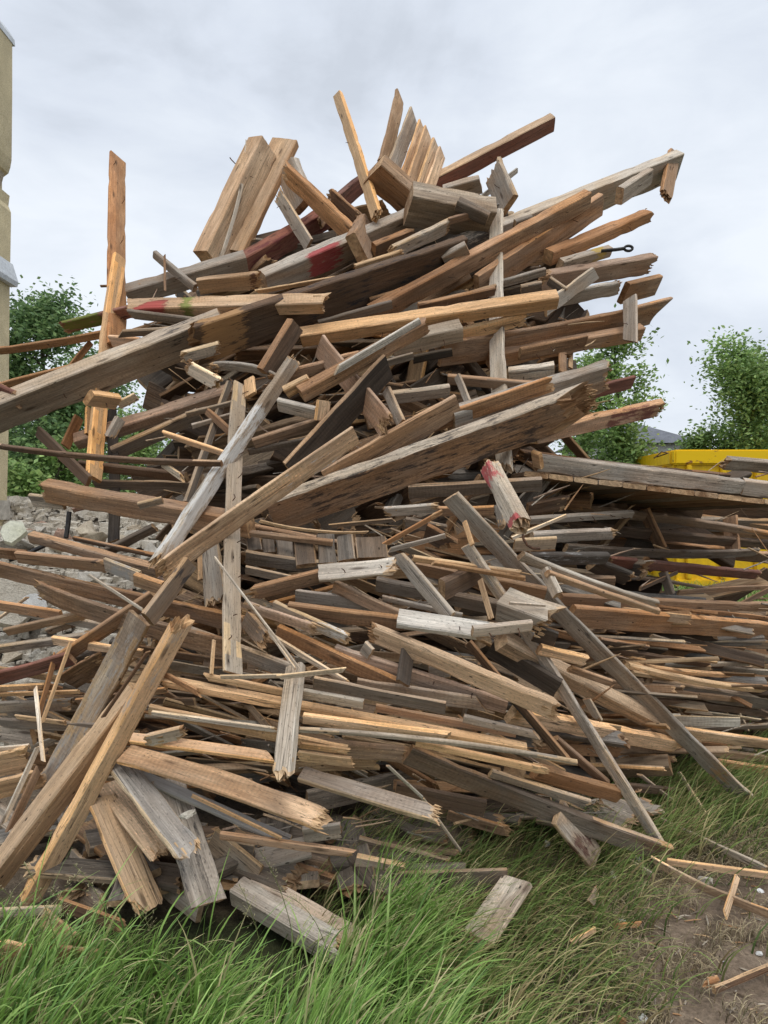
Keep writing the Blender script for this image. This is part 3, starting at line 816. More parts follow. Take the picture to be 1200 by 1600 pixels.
S 137 897 224 954 4 2 1.2 1.2 p pp|thin white stick slanting across the brown beams at left
S -4 968 44 932 4 2 .5 .5 p pp|thin pale stick on the rubble at left edge
S 258 1054 312 1084 8 3 1.0 1.0 o bs|orange splinter under the long low tan board
S 160 1122 233 1016 5 2 1.2 1.25 d pp|dark splinter between the two front left timbers
S 1034 1283 1197 1358 9 3 G.03 G.03 p pb|grey lath lying on the ground at lower right
S 1042 1346 1212 1369 9 3 G.04 G.03 c cc|pale lath lying level on the soil at lower right
S 1018 1344 1212 1432 12 3 G.05 G.03 c pc|longest pale lath lying across the soil at lower right|bow=.02
S 1152 1370 1132 1432 8 2 G.07 G.03 c cp|small stick crossing under the longest pale lath
S 1060 1205 1104 1274 5 2 G.12 G.04 p pp|thin pale stick standing in grass at right
S 998 1209 1052 1252 5 2 .3 G.06 g pp|thin grey twig in the grass beside the thin diagonal foot
S 966 1334 1021 1368 7 2 G.03 G.03 g pc|small grey stick left of the laths
S 891 1473 931 1451 6 3 G.04 G.05 c bb|small tan stick in the grass at the bottom right
C 962 1447 1002 1444 7 2 G.03 G.03 o bp|upper orange chip on the soil at lower right
C 921 1414 934 1390 11 2 G.06 G.05 g pb|grey leaf shaped chip in the grass at lower right
C 1096 1538 1124 1531 11 3 G.03 G.03 o bb|orange chip beside the dark batten on the soil
P 1116 1547 1212 1508 9 4 G.03 G.03 d cc|dark batten with tan edge at the bottom right corner|edge=t
C 956 1587 982 1601 10 3 G.03 G.03 o pb|orange chip at the bottom edge
S 605 1195 662 1248 4 2 .9 .6 p pp|thin twig hanging below the lower centre planks
S 660 1246 722 1332 4 2 .6 .2 p pp|thin twig reaching into the grass, lower centre
S 734 1212 772 1232 7 2 .7 .6 g pp|small pale sliver above the long dark grass beam
B 236 1366 312 1428 24 6 .3 .3 g cc|grey board end between the two bottom boards
P 330 1312 402 1372 34 5 .45 .45 g cc|flat grey board slanting down right under the narrow brown batten
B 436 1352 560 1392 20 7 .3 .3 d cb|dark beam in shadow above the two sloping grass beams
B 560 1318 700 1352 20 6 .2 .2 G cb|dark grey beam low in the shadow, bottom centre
P 700 1272 800 1300 14 5 .1 .1 b cb|brown board end low in the shadow right of centre
B -12 1262 40 1300 22 6 .7 .7 g cb|grey beam end low at the left edge
B -14 1016 150 992 12 5 .7 .7 g cb|grey dusty board sloping up over the left rubble, above the red brown beam
P -14 944 96 962 14 4 .7 .75 b cc|brown board emerging from the left edge below the long brown beam
P -12 1044 96 1062 9 3 .75 .8 t cb|thin tan board below the red brown beam at the left edge
B 18 1056 196 1012 14 5 .6 .65 G cc|dark grey beam under the brown board sloping up, lower left
P -14 1128 176 1138 13 4 .7 .75 G cb|dark cracked board at left below the tan splinters
P 84 1000 226 1022 12 4 .8 .8 c cb|tan board crossing under the wide broken brown board at left
P 30 956 190 984 11 4 .6 .7 g cc|grey board sloping down right across the left rubble
P 120 1096 262 1078 9 3 .7 .75 b cb|narrow brown board behind the front left timbers
P -14 1076 70 1072 8 3 .9 .9 c bb|short tan split board at the left edge among splinters
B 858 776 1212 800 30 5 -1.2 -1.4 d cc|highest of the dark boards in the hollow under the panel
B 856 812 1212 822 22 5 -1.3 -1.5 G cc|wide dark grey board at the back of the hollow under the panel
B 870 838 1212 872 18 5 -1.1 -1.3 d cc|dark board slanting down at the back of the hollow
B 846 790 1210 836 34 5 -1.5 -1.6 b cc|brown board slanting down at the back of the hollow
'''
def num(s):
    return s if s[0] == 'G' else float(s)
PLANKS = []
for ln in SPECS.strip().splitlines():
    q = ln.split('|')
    f = q[0].split()
    opt = {}
    if len(q) > 2:
        for kv in q[2].split(';'):
            k, v = kv.split('=')
            if k == 'paint':
                it = v.split(','); opt['paint'] = [(it[i], float(it[i + 1]), float(it[i + 2]), float(it[i + 3])) for i in range(0, len(it), 4)]
            elif k == 'skew':
                s = [float(t) for t in v.split(',')]; opt['skew'] = (s[0], s[1] if len(s) > 1 else 0)
            elif k == 'nails': opt['nails'] = int(v)
            elif k == 'edge': opt['edge'] = v
            else: opt[k] = float(v)
    nm, cat = NAMES[f[0]]
    kd, en = f[9], f[10]
    o = timber(nm, *[float(t) for t in f[1:7]], num(f[7]), num(f[8]), kd, en, **opt)
    tag(o, q[1], cat)
    PLANKS.append(o)

# ------------------------------------------------------------------ things made of several boards
def group_thing(name, loc, label, cat):
    e = empty(name, loc); tag(e, label, cat); return e
fan = group_thing('board_panel', P(650, 275, 5.2), 'fan of five tan boards still joined, sticking up at the top', 'board panel')
for i, (xa, ya, xb, yb, wf, kd) in enumerate([(646, 182, 612, 268, 21, 'g'), (658, 196, 630, 280, 14, 'c'), (669, 210, 642, 290, 20, 'c'), (681, 226, 657, 298, 17, 'c'), (690, 239, 668, 302, 15, 'c')]):
    timber('board', xa, ya, xb, yb, wf, 3, -.05 + .02 * i, .05 + .02 * i, kd, 'cc', parent=fan, skew=(-.55, 0), nails=1 if i in (0, 3) else 0)
curve = group_thing('boarding', P(480, 860, 3.3), 'curved row of short grey boards still fixed side by side at centre left', 'boarding')
xs = [382, 408, 428, 458, 493, 524, 553, 604]; yt = [833, 835, 840, 846, 837, 839, 842]; yb = [862, 866, 878, 884, 882, 877, 874]
for i in range(7):
    xm = (xs[i] + xs[i + 1]) / 2
    timber('board', xm, yt[i], xm + 4, yb[i], xs[i + 1] - xs[i] - 2, 0, (.62 if i < 3 else .72), (.66 if i < 3 else .76), 'G', 'cc', parent=curve, thick=.03, seed=50 + i)
timber('rail', 380, 832, 520, 848, 8, 5, .8, .8, 'b', 'cc', parent=curve)
# roof/floor panel at right: long edge rail, boards running back from it
panel = group_thing('boarded_panel', P(1020, 745, 3.9), 'flat boarded panel with a thick dusty edge rail at right', 'boarded panel')
pa, pb = P(822, 722, 3.55), P(1240, 772, 3.75)
timber('rail', 838, 722, 1156, 760, 24, 5, .45, .78, 'g', 'cc', parent=panel, theta=18)
timber('rail', 1160, 760, 1240, 770, 24, 5, .78, .9, 'g', 'cc', parent=panel, theta=18)
K_ = 11
for i in range(K_):
    t0 = (i + .5) / K_
    q = pa.lerp(pb, t0) + Vector((0, .06, -.055))
    wdt = (pb - pa).length / K_ * .97
    v, f, mi = plank_geo(1.5, wdt, .028, 'cc', 0, random.Random(i))
    a = Vector((-.12, 1, -.02)).normalized(); yv = (pb - pa).normalized(); yv = (yv - a * yv.dot(a)).normalized(); n = a.cross(yv)
    if n.z < 0: yv = -yv; n = -n
    m = Matrix(((a.x, yv.x, n.x, q.x), (a.y, yv.y, n.y, q.y), (a.z, yv.z, n.z, q.z), (0, 0, 0, 1)))
    c = KIND[random.Random(i + 3).choice('gbGb')]; va = np.array(v)
    mesh_obj('board', v, f, [WOOD, FRESH, END], panel, m, mi, {'tint': ('FLOAT_COLOR', np.tile(np.array(c), (len(v), 1))), 'gc': ('FLOAT_VECTOR', va + i * 5)})
timber('end_block', 834, 716, 846, 720, 22, 5, .5, .55, 'c', 'cc', parent=panel)

# ------------------------------------------------------------------ iron: bolt, bars, hanging strap
def iron(name, pts, r, label, cat, mat=IRON):
    v, f = tube_geo(pts, r if isinstance(r, list) else [r] * len(pts), 8)
    return tag(mesh_obj(name, v, f, mat, smooth=False), label, cat)
bolt = iron('iron_bolt', [P(940, 392, 4.6), P(962, 390, 4.55), P(976, 388, 4.55)], .012, 'dark iron bolt with an eye poking out at upper right', 'bolt', DARKIRON)
ring = []
for k in range(15):
    a = 2 * math.pi * k / 14; ring.append(P(982 + 6.5 * math.cos(a), 388 + 4 * math.sin(a), 4.55))
v, f = tube_geo(ring, [.009] * 15, 6); e = mesh_obj('eye', v, f, DARKIRON); e.parent = bolt
iron('iron_pipe', [P(15, 875, 3.7), P(45, 864, 3.7), P(72, 851, 3.75)], .012, 'thin dark pipe lying over the beams at the left', 'pipe', DARKIRON)
iron('iron_bar', [P(108, 800, 3.9), P(106, 820, 3.88), P(103, 840, 3.85)], .014, 'dark upright iron bar stump in front of the rubble', 'bar', DARKIRON)
iron('iron_strap', [P(816, 828, 3.0), P(818, 842, 2.98), P(824, 852, 2.96), P(833, 857, 2.95), P(844, 857, 2.95)], [.006] * 5, 'rusty curved strap hanging from the red painted post', 'strap')
iron('hooked_wire', [P(378, 255, 4.95), P(370, 258, 4.95), P(362, 250, 4.95), P(359, 246, 4.95)], .004, 'bent wire hooks on the left steep beam at the top', 'wire')
iron('bent_wire', [P(1022, 716, 4.2), P(1034, 706, 4.2), P(1044, 708, 4.2), P(1026, 714, 4.25)], .004, 'bent wire loop above the panel by the yellow skip', 'wire')

# ------------------------------------------------------------------ the jumble of wood deeper in the heap (beyond what can be counted)
POLY = [(318, 425), (350, 395), (520, 335), (575, 312), (700, 318), (790, 330), (880, 350), (930, 430), (930, 560), (870, 615), (850, 715), (1200, 735), (1210, 1180), (1000, 1195),
        (945, 1270), (760, 1275), (560, 1375), (420, 1440), (260, 1400), (100, 1400), (20, 1290), (-20, 1260), (-20, 1100), (130, 1050), (225, 970), (225, 885), (265, 830), (205, 760), (225, 660), (205, 560), (205, 480)]
def inside(x, y):
    c = False; j = len(POLY) - 1
    for i in range(len(POLY)):
        xi, yi = POLY[i]; xj, yj = POLY[j]
        if (yi > y) != (yj > y) and x < (xj - xi) * (y - yi) / (yj - yi) + xi: c = not c
        j = i
    return c
def jumble(name, count, back0, back1, kinds, seed, lmin, lmax, dark=1.0, thin=False):  # dark scales the tints down: shade of the gaps put into the colour
    R = random.Random(seed)
    V = []; Fc = []; MI = []; TI = []; GC = []; SI = []
    made = 0; tries = 0
    while made < count and tries < count * 60:
        tries += 1
        x, y = R.uniform(-20, 1210), R.uniform(310, 1440)
        if not inside(x, y): continue
        if y < 600: ang = R.gauss(-18, 16)
        elif y < 850: ang = R.gauss(0 if x > 700 else -8, 22)
        elif x > 850: ang = R.gauss(8, 8)
        else: ang = R.gauss(12, 14)
        if R.random() < .12: ang = R.uniform(-80, 80)
        ln = R.uniform(lmin, lmax) * (1.45 if y > 850 and back0 < .3 and not thin else 1); a = math.radians(ang)
        dx, dy = math.cos(a) * ln / 2, math.sin(a) * ln / 2
        if not (inside(x - dx, y - dy) and inside(x + dx, y + dy)): continue
        if back0 < .3 and x > 845 and 735 < y < 868: continue
        if x + dx > 1015 and 838 < y < 932: continue
        b = R.uniform(back0, back1)
        d = D0(x, y) + b + (.16 if x > 840 else 0) + (.10 if thin else 0)
        if x > 860 and y > 900: ln *= 1.5; dx *= 1.5; dy *= .6
        s = R.uniform(-.25, .25)
        if y + abs(dy) > 1235 and (x < 640 or thin): continue
        if y > 880 and d > (1.5 - .06) * F / (y + abs(dy) - 800): continue
        p0, p1 = P(x - dx, y - dy, d + s), P(x + dx, y + dy, d - s)
        if min(p0.z, p1.z) < .03: continue
        W = R.choice((.07, .1, .12, .15, .18, .2)) * R.uniform(.85, 1.1) * (.72 if y > 850 and back0 < .3 else 1); T = R.choice((.022, .025, .03, .05, .07))
        if thin:
            W *= .38; T = R.uniform(.008, .018)
            if not (y > 1020 or (x > 840 and y > 930) or (860 < y < 1000 and R.random() < .3)): continue
        th = math.radians(R.choice((-1, -1, 1)) * R.uniform(15, 75))
        ax, yv, n = frame(p0, p1, th)
        L = (p1 - p0).length
        v, f, mi = plank_geo(L, W, T, R.choice(('cc', 'bc', 'cb', 'bb', 'cc')), 0, R, fine=back0 < .3)
        m = Matrix(((ax.x, yv.x, n.x, p0.x), (ax.y, yv.y, n.y, p0.y), (ax.z, yv.z, n.z, p0.z), (0, 0, 0, 1)))
        va = np.array(v); M = np.array(m)
        o = len(V) if False else sum(len(q) for q in V)
        V.append(va @ M[:3, :3].T + M[:3, 3]); Fc += [tuple(i + o for i in q) for q in f]; MI += mi
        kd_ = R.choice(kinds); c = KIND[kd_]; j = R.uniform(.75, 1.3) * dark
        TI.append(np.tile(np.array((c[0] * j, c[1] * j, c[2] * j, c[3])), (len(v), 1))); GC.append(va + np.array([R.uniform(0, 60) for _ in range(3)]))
        SI.append(side_tints(v, f, W, T, R, kd_)); made += 1
    V = np.concatenate(V)
    o = mesh_obj(name, V, Fc, [WOOD, FRESH, END], None, None, MI, {'tint': ('FLOAT_COLOR', np.concatenate(TI)), 'gc': ('FLOAT_VECTOR', np.concatenate(GC))}, sides=np.concatenate(SI))
    return o
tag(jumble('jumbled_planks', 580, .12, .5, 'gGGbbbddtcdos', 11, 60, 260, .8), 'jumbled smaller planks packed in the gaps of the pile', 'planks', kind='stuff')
tag(jumble('buried_planks', 330, .55, 1.3, 'GGbbdd', 12, 120, 340, .65), 'planks buried deep inside the timber pile, coloured dark for its shade', 'planks', kind='stuff')
tag(jumble('thin_laths', 230, -.16, .14, 'ttccgpbGo', 14, 130, 340, .95, True), 'many thin broken laths layered low in the pile', 'laths', kind='stuff')
# short planks lying flat under the front of the heap
def litter(count, seed):
    R = random.Random(seed); V = []; Fc = []; MI = []; TI = []; GC = []; SI = []; o = 0
    for _ in range(count):
        x, y = R.uniform(60, 640), R.uniform(1275, 1368)
        if R.random() < .25: x, y = R.uniform(640, 960), R.uniform(1225, 1290)
        zc = R.uniform(.03, .14); d = (1.5 - zc) * F / (y - 800); c0 = P(x, y, d)
        L = R.uniform(.18, .6); az = R.gauss(-.35, .7); el = R.uniform(-.12, .12)
        a = Vector((math.cos(az) * math.cos(el), math.sin(az) * math.cos(el), math.sin(el)))
        n = Vector((R.gauss(0, .3), R.gauss(-.25, .3), 1)); n = (n - a * n.dot(a)).normalized(); yv = n.cross(a)
        W = R.choice((.06, .09, .12, .15)); T = R.choice((.022, .03, .05)); p0 = c0 - a * L / 2
        v, f, mi = plank_geo(L, W, T, R.choice(('cc', 'cb', 'bb', 'cc')), 0, R)
        M = np.array(((a.x, yv.x, n.x), (a.y, yv.y, n.y), (a.z, yv.z, n.z))); va = np.array(v)
        V.append(va @ M.T + np.array(p0)); Fc += [tuple(i + o for i in q) for q in f]; o += len(v); MI += mi
        kd_ = R.choice('gGGGdbgGG'); c = KIND[kd_]; j = R.uniform(.7, 1.05)
        TI.append(np.tile(np.array((c[0] * j, c[1] * j, c[2] * j, c[3])), (len(v), 1))); GC.append(va + np.array([R.uniform(0, 60) for _ in range(3)]))
        SI.append(side_tints(v, f, W, T, R, kd_))
    return mesh_obj('plank_offcuts', np.concatenate(V), Fc, [WOOD, FRESH, END], None, None, MI, {'tint': ('FLOAT_COLOR', np.concatenate(TI)), 'gc': ('FLOAT_VECTOR', np.concatenate(GC))}, sides=np.concatenate(SI))
tag(litter(78, 31), 'short grey offcuts lying under the front edge of the pile', 'planks', kind='stuff')
# thin splinters and laths
def splinters(count, seed):
    R = random.Random(seed); V = []; Fc = []; TI = []; GC = []; o = 0
    for _ in range(count * 8):
        x, y = R.uniform(0, 1200), R.uniform(480, 1330)
        if not inside(x, y): continue
        ang = math.radians(R.gauss(5 if y > 800 else -15, 22)); ln = R.uniform(12, 75)
        d = D0(x, y) - R.uniform(-.1, .25); s = R.uniform(-.1, .1)
        if y > 880: d = min(d, 1.42 * F / (y + 20 - 800))
        p0 = P(x, y, d + s); p1 = P(x + math.cos(ang) * ln, y + math.sin(ang) * ln, d - s)
        v, f = shard_stick(p0, p1, R.uniform(.002, .007), R)
        Fc += [tuple(i + o for i in q) for q in f]; o += len(v); V += v
        c = KIND[R.choice('ttcnpgo')]
        TI.append(np.tile(np.array(c), (len(v), 1))); GC.append(np.array([(tuple(q)) for q in v]))
        if len(TI) >= count: break
    return mesh_obj('wood_splinters', V, Fc, WOOD, None, None, None, {'tint': ('FLOAT_COLOR', np.concatenate(TI)), 'gc': ('FLOAT_VECTOR', np.concatenate(GC))})
def shard_stick(p0, p1, w, R):
    mid = (p0 + p1) / 2 + Vector((R.uniform(-.004, .004), 0, R.uniform(-.005, .005)))
    return tube_geo([p0, mid, p1], [w, w * .9, w * .25], 4)
tag(splinters(480, 5), 'loose thin splinters caught all over the timber pile', 'splinters', kind='stuff')
# ------------------------------------------------------------------ ground
def soil(X, Y):
    """0 = grass, 1 = bare soil, in metres on the ground"""
    py = 800 + 1.5 * F / max(Y, .5); px = 600 + X / max(Y, .5) * F
    e = 960 - 0 * sst(1420, 1600, py) + 90 * sst(1420, 1300, py) + 60 * mnoise.noise((X * 5, Y * 5, 0)) + 40 * mnoise.noise((X * 13, Y * 13, 0))
    return sst(e - 130, e + 110, px) * sst(1265, 1385, py)
def gz(X, Y):
    z = .035 * mnoise.noise((X * 1.3, Y * 1.3, 3)) + .015 * mnoise.noise((X * 5, Y * 5, 1))
    s = soil(X, Y) if 1.2 < Y < 4.5 and abs(X) < 3 else 0
    z += s * (.022 * mnoise.noise((X * 4.5, Y * 9, 2)) + .005 * mnoise.noise((X * 21, Y * 27, 2)))
    return z - .03
def axis(lo, hi, step, far):
    a = list(np.arange(lo, hi + 1e-6, step)); g = step; x = hi; p = [];
    while x < far: g *= 1.35; x += g; p.append(x)
    g = step; x = lo; m = []
    while x > -far: g *= 1.35; x -= g; m.append(x)
    return np.array(m[::-1] + a + p)
gx, gy = axis(-2.6, 2.8, .03, 500), axis(1.2, 4.4, .03, 500)
gv = []; gp = []
for yy in gy:
    for xx in gx:
        gv.append((xx, yy, gz(xx, yy))); s = soil(xx, yy) if 1.0 < yy < 6 and abs(xx) < 4 else 0
        s = max(s, .85 * sst(2.5, 2.75, yy) * (1 - sst(4.0, 4.6, yy)) * (1 - sst(.5, 1.0, xx)) * sst(-2.6, -2.2, xx)); gp.append((s, s, s, 1))
nx = len(gx)
gf = [(j * nx + i, j * nx + i + 1, (j + 1) * nx + i + 1, (j + 1) * nx + i) for j in range(len(gy) - 1) for i in range(nx - 1)]
m, nt, b = new_mat('ground_soil_and_turf')
tc = N(nt, 'ShaderNodeTexCoord'); at = N(nt, 'ShaderNodeAttribute', attribute_name='soil')
n1 = noise(nt, tc.outputs['Object'], 6, 8, .65); n2 = noise(nt, tc.outputs['Object'], 60, 6, .7); n3 = noise(nt, tc.outputs['Object'], 1.2, 4)
so = ramp(nt, n1, [(.3, (.135, .097, .066)), (.55, (.24, .178, .125)), (.72, (.35, .27, .19))])
so = mix(nt, so, ramp(nt, n2, [(.3, .5), (.5, 1.0), (.72, 1.5)]), .9, 'MULTIPLY')
gr = ramp(nt, n3, [(.35, (.03, .035, .014)), (.6, (.06, .065, .025)), (.75, (.12, .10, .05))])
gr = mix(nt, gr, ramp(nt, n2, [(.3, .4), (.7, 1.4)]), .9, 'MULTIPLY')
nt.links.new(mix(nt, gr, so, at.outputs['Fac']), b.inputs['Base Color']); b.inputs['Roughness'].default_value = .95
bump(nt, b, mth(nt, 'ADD', n1, n2), .8, .02)
go = mesh_obj('ground', gv, gf, m, smooth=True, attrs={'soil': ('FLOAT_COLOR', gp)})
tag(go, kind='structure')

# ------------------------------------------------------------------ grass
def blades(name, roots, R, hfun, lean, cols, wid=(.0022, .0048), seg=5):
    n = len(roots)
    rt = np.array(roots, dtype=np.float64)
    h = np.array([hfun(*r[:2]) for r in roots]) * R.uniform(.45, 1.3, n)
    az = np.array([lean(*r[:2])[0] for r in roots]) + R.normal(0, 1, n) * np.array([lean(*r[:2])[2] for r in roots])
    bend = np.abs(np.array([lean(*r[:2])[1] for r in roots]) + R.normal(0, .28, n))
    w = R.uniform(*wid, n)
    fa = az + R.normal(0, .9, n) + math.pi / 2
    V = np.zeros((n, seg + 1, 2, 3)); ang = R.normal(.20, .14, n)
    p = rt.copy()
    for i in range(seg + 1):
        t = i / seg
        wd = w * (1 - t ** 2.2) + .0004
        side = np.stack([np.cos(fa), np.sin(fa), np.zeros(n)], 1) * wd[:, None]
        V[:, i, 0] = p - side; V[:, i, 1] = p + side
        th = ang + bend * (t ** 1.1) * 1.35
        st = h / seg
        p = p + np.stack([np.sin(th) * np.cos(az) * st, np.sin(th) * np.sin(az) * st, np.cos(th) * st], 1)
    p[:, 2] = np.maximum(p[:, 2], .01)
    V[..., 2] = np.maximum(V[..., 2], -.02)
    base = (np.arange(n) * (seg + 1) * 2)[:, None]
    q = np.array([[2 * i, 2 * i + 1, 2 * i + 3, 2 * i + 2] for i in range(seg)]).reshape(1, -1)
    fc = (base + q).reshape(-1, 4)
    ci = R.choice(len(cols), n, p=[c[3] for c in cols]); c = np.array([c[:3] for c in cols])[ci] * R.uniform(.7, 1.3, (n, 1))
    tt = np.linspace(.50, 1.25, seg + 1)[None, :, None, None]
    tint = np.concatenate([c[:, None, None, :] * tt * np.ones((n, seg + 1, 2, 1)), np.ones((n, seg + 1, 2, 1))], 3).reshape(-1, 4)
    me = bpy.data.meshes.new(name)
    vv = V.reshape(-1, 3)
    me.vertices.add(len(vv)); me.vertices.foreach_set('co', vv.ravel())
    me.loops.add(fc.size); me.loops.foreach_set('vertex_index', fc.ravel())
    me.polygons.add(len(fc)); me.polygons.foreach_set('loop_start', np.arange(0, fc.size, 4))
    me.materials.append(GRASS)
    a = me.attributes.new('tint', 'FLOAT_COLOR', 'POINT'); a.data.foreach_set('color', tint.astype(np.float32).ravel())
    me.update(calc_edges=True); me.validate()
    me.polygons.foreach_set('use_smooth', [True] * len(me.polygons))
    o = bpy.data.objects.new(name, me); COL.objects.link(o); return o
NR = np.random.default_rng(4)
def scatter(n, x0, x1, y0, y1, dens):
    out = []
    while len(out) < n:
        X, Y = NR.uniform(x0, x1), NR.uniform(y0, y1)
        if NR.random() < dens(X, Y): out.append((X, Y, gz(X, Y)))
    return out
def pix(X, Y): return 600 + X / Y * F, 800 + 1.5 * F / Y
def d_tall(X, Y):
    px, py = pix(X, Y)
    if py < 1505 - 120 * sst(540, 600, px) - 40 * sst(90, 0, px) + 55 * sst(330, 390, px) * (1 - sst(500, 560, px)): return 0
    if px < 190 and py < 1580 and NR.random() < .55: return 0
    cl_ = .10 + .90 * sst(-.10, .35, mnoise.noise((X * 7, Y * 7, 9)))
    return (1 - sst(560, 760, px)) * cl_ * (1 - soil(X, Y))
def d_flat(X, Y):
    px, py = pix(X, Y)
    return sst(430, 600, px) * (1 - .985 * soil(X, Y)) * (.35 + .65 * sst(-.2, .2, mnoise.noise((X * 5, Y * 5, 4)))) * (1 - sst(3.1, 3.5, Y) * (1 - sst(800, 940, px)))
GREENS = [(.22, .37, .085, .34), (.30, .45, .12, .30), (.13, .23, .065, .12), (.34, .41, .15, .12), (.58, .50, .28, .12)]
FLATC = [(.23, .32, .09, .30), (.16, .24, .07, .2), (.33, .36, .13, .2), (.52, .44, .22, .2), (.36, .28, .14, .10)]
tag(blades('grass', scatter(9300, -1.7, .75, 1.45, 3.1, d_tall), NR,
    lambda X, Y: .21 + .08 * sst(2.0, 1.6, Y) + .10 * sst(.35, .0, abs(X + .05)) + .07 * mnoise.noise((X * 4, Y * 4, 7)),
    lambda X, Y: (-.15 + 1.3 * mnoise.noise((X * 2.2, Y * 2.2, 2)), .78, .5), GREENS, (.0020, .0050)),
    'tall green grass growing in front of the timber pile', 'grass', kind='stuff')
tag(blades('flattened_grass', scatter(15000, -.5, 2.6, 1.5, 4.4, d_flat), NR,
    lambda X, Y: .22 + .08 * mnoise.noise((X * 4, Y * 4, 7)),
    lambda X, Y: (-.35 + .8 * mnoise.noise((X * 2, Y * 2, 5)), 1.0, .45), FLATC, (.0014, .0034)),
    'long flattened grass lying toward the right of the pile', 'grass', kind='stuff')
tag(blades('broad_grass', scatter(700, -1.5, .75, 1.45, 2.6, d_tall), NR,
    lambda X, Y: .34 + .1 * mnoise.noise((X * 4, Y * 4, 7)), lambda X, Y: (-.1 + 1.5 * mnoise.noise((X * 3, Y * 3, 6)), .85, .8),
    [(.26, .42, .10, .4), (.36, .50, .16, .3), (.19, .33, .10, .2), (.60, .52, .28, .1)], (.0035, .0062), 7),
    'longer broad grass blades arching over the turf in front', 'grass', kind='stuff')
STRAWC = [(.52, .43, .27, .5), (.36, .28, .17, .3), (.2, .16, .1, .2)]
def d_straw(X, Y):
    px, py = pix(X, Y)
    s = soil(X, Y); return (3.2 * s * (1 - s) + .5 * s * sst(-.2, .4, mnoise.noise((X * 4, Y * 6, 8)))) * .9 if px < 1300 else 0
tag(blades('straw', scatter(8500, .2, 2.2, 1.5, 3.6, d_straw), NR, lambda X, Y: .08,
    lambda X, Y: (-.3, 1.75, 1.6), STRAWC, (.0006, .0015), 4), 'dry broken straw strewn over the bare soil', 'straw', kind='stuff')
tag(blades('distant_grass', scatter(9000, 1.2, 9, 4.2, 13, lambda X, Y: 1), NR, lambda X, Y: .28,
    lambda X, Y: (0, .6, 3), GREENS, (.006, .014), 3), 'rough grass behind the pile below the yellow skip', 'grass', kind='stuff')

# seeding grass stems: a handful of tall ones
def seed_stem(X, Y, h, az, bend):
    root = empty('grass_stem', Vector((X, Y, gz(X, Y))))
    R = random.Random(int(X * 1000)); pts = []; p = Vector((0, 0, 0)); th = .05
    for i in range(10):
        pts.append(p.copy()); th += bend / 10 * (.3 + i * .17)
        p = p + Vector((math.sin(th) * math.cos(az), math.sin(th) * math.sin(az), math.cos(th))) * h / 9
    v, f = tube_geo(pts, [.0016 - .0001 * i for i in range(10)], 5)
    t = lambda c, k: {'tint': ('FLOAT_COLOR', np.tile(np.array((*c, 1)), (k, 1)))}
    s = mesh_obj('stem', v, f, GRASS, attrs=t((.16, .19, .06), len(v))); s.parent = root
    v = []; f = []
    for i in range(52):
        k = R.uniform(5.6, 9); i0 = min(8, int(k)); q = pts[i0].lerp(pts[i0 + 1], k - i0) if i0 < 9 else pts[9]
        d = Vector((R.gauss(0, 1), R.gauss(0, 1), R.uniform(-.4, 1.2))).normalized() * R.uniform(.006, .035) * (10 - k) / 3
        e_ = q + d; u = d.normalized() * .005; sd_ = u.cross(Vector((0, 0, 1))).normalized() * .0016 if u.cross(Vector((0, 0, 1))).length > 1e-5 else Vector((.0016, 0, 0))
        b_ = len(v); v += [q, q + Vector((.0005, 0, 0)), e_]; f.append((b_, b_ + 1, b_ + 2))
        b_ = len(v); v += [e_ - u, e_ + sd_, e_ + u, e_ - sd_]; f.append((b_, b_ + 1, b_ + 2, b_ + 3))
    s = mesh_obj('seed_head', v, f, GRASS, attrs=t((.38, .34, .19), len(v))); s.parent = root
    tag(root, 'thin seeding grass stem rising in front of the lower planks', 'grass stem', 'seeding grass stems')
RS = random.Random(21)
for (px, py, h) in [(20, 1560, .62), (70, 1540, .66), (130, 1570, .55), (200, 1580, .6), (250, 1520, .42), (470, 1560, .62), (520, 1540, .55), (560, 1520, .6), (590, 1560, .72), (640, 1500, .5), (700, 1540, .62), (660, 1580, .7), (420, 1580, .5), (40, 1590, .7), (105, 1600, .75)]:
    d = groundd(py); q = P(px, py, d)
    seed_stem(q.x, q.y, h * RS.uniform(.6, .85), RS.choice((.2, 2.9, 0, 3.3)) + RS.uniform(-.5, .5), RS.uniform(.5, 1.1))

# ------------------------------------------------------------------ stones
def rock(name, c, r, seed, mat, flat=.7, parent=None, det=2):
    import bmesh
    bm = bmesh.new(); R = random.Random(seed)
    pts = []
    for _ in range(R.randint(9, 15)):
        d = Vector((R.gauss(0, 1), R.gauss(0, 1), R.gauss(0, 1))).normalized() * R.uniform(.75, 1.1)
        bm.verts.new((d.x * r * R.uniform(.9, 1.3), d.y * r, d.z * r * flat))
    bmesh.ops.convex_hull(bm, input=bm.verts)
    for v in [v for v in bm.verts if not v.link_faces]: bm.verts.remove(v)
    bmesh.ops.subdivide_edges(bm, edges=bm.edges, cuts=det, use_grid_fill=True)
    for v in bm.verts:
        n_ = mnoise.noise(v.co * (2.2 / r) + Vector((seed, 0, 0))) + .6 * mnoise.noise(v.co * (6 / r) + Vector((0, seed, 0)))
        v.co += v.co.normalized() * n_ * r * .2
    me = bpy.data.meshes.new(name); bm.to_mesh(me); bm.free(); me.materials.append(mat)
    o = bpy.data.objects.new(name, me); COL.objects.link(o); o.location = c
    o.rotation_euler = (R.uniform(-.4, .4), R.uniform(-.4, .4), R.uniform(0, 6)); return o
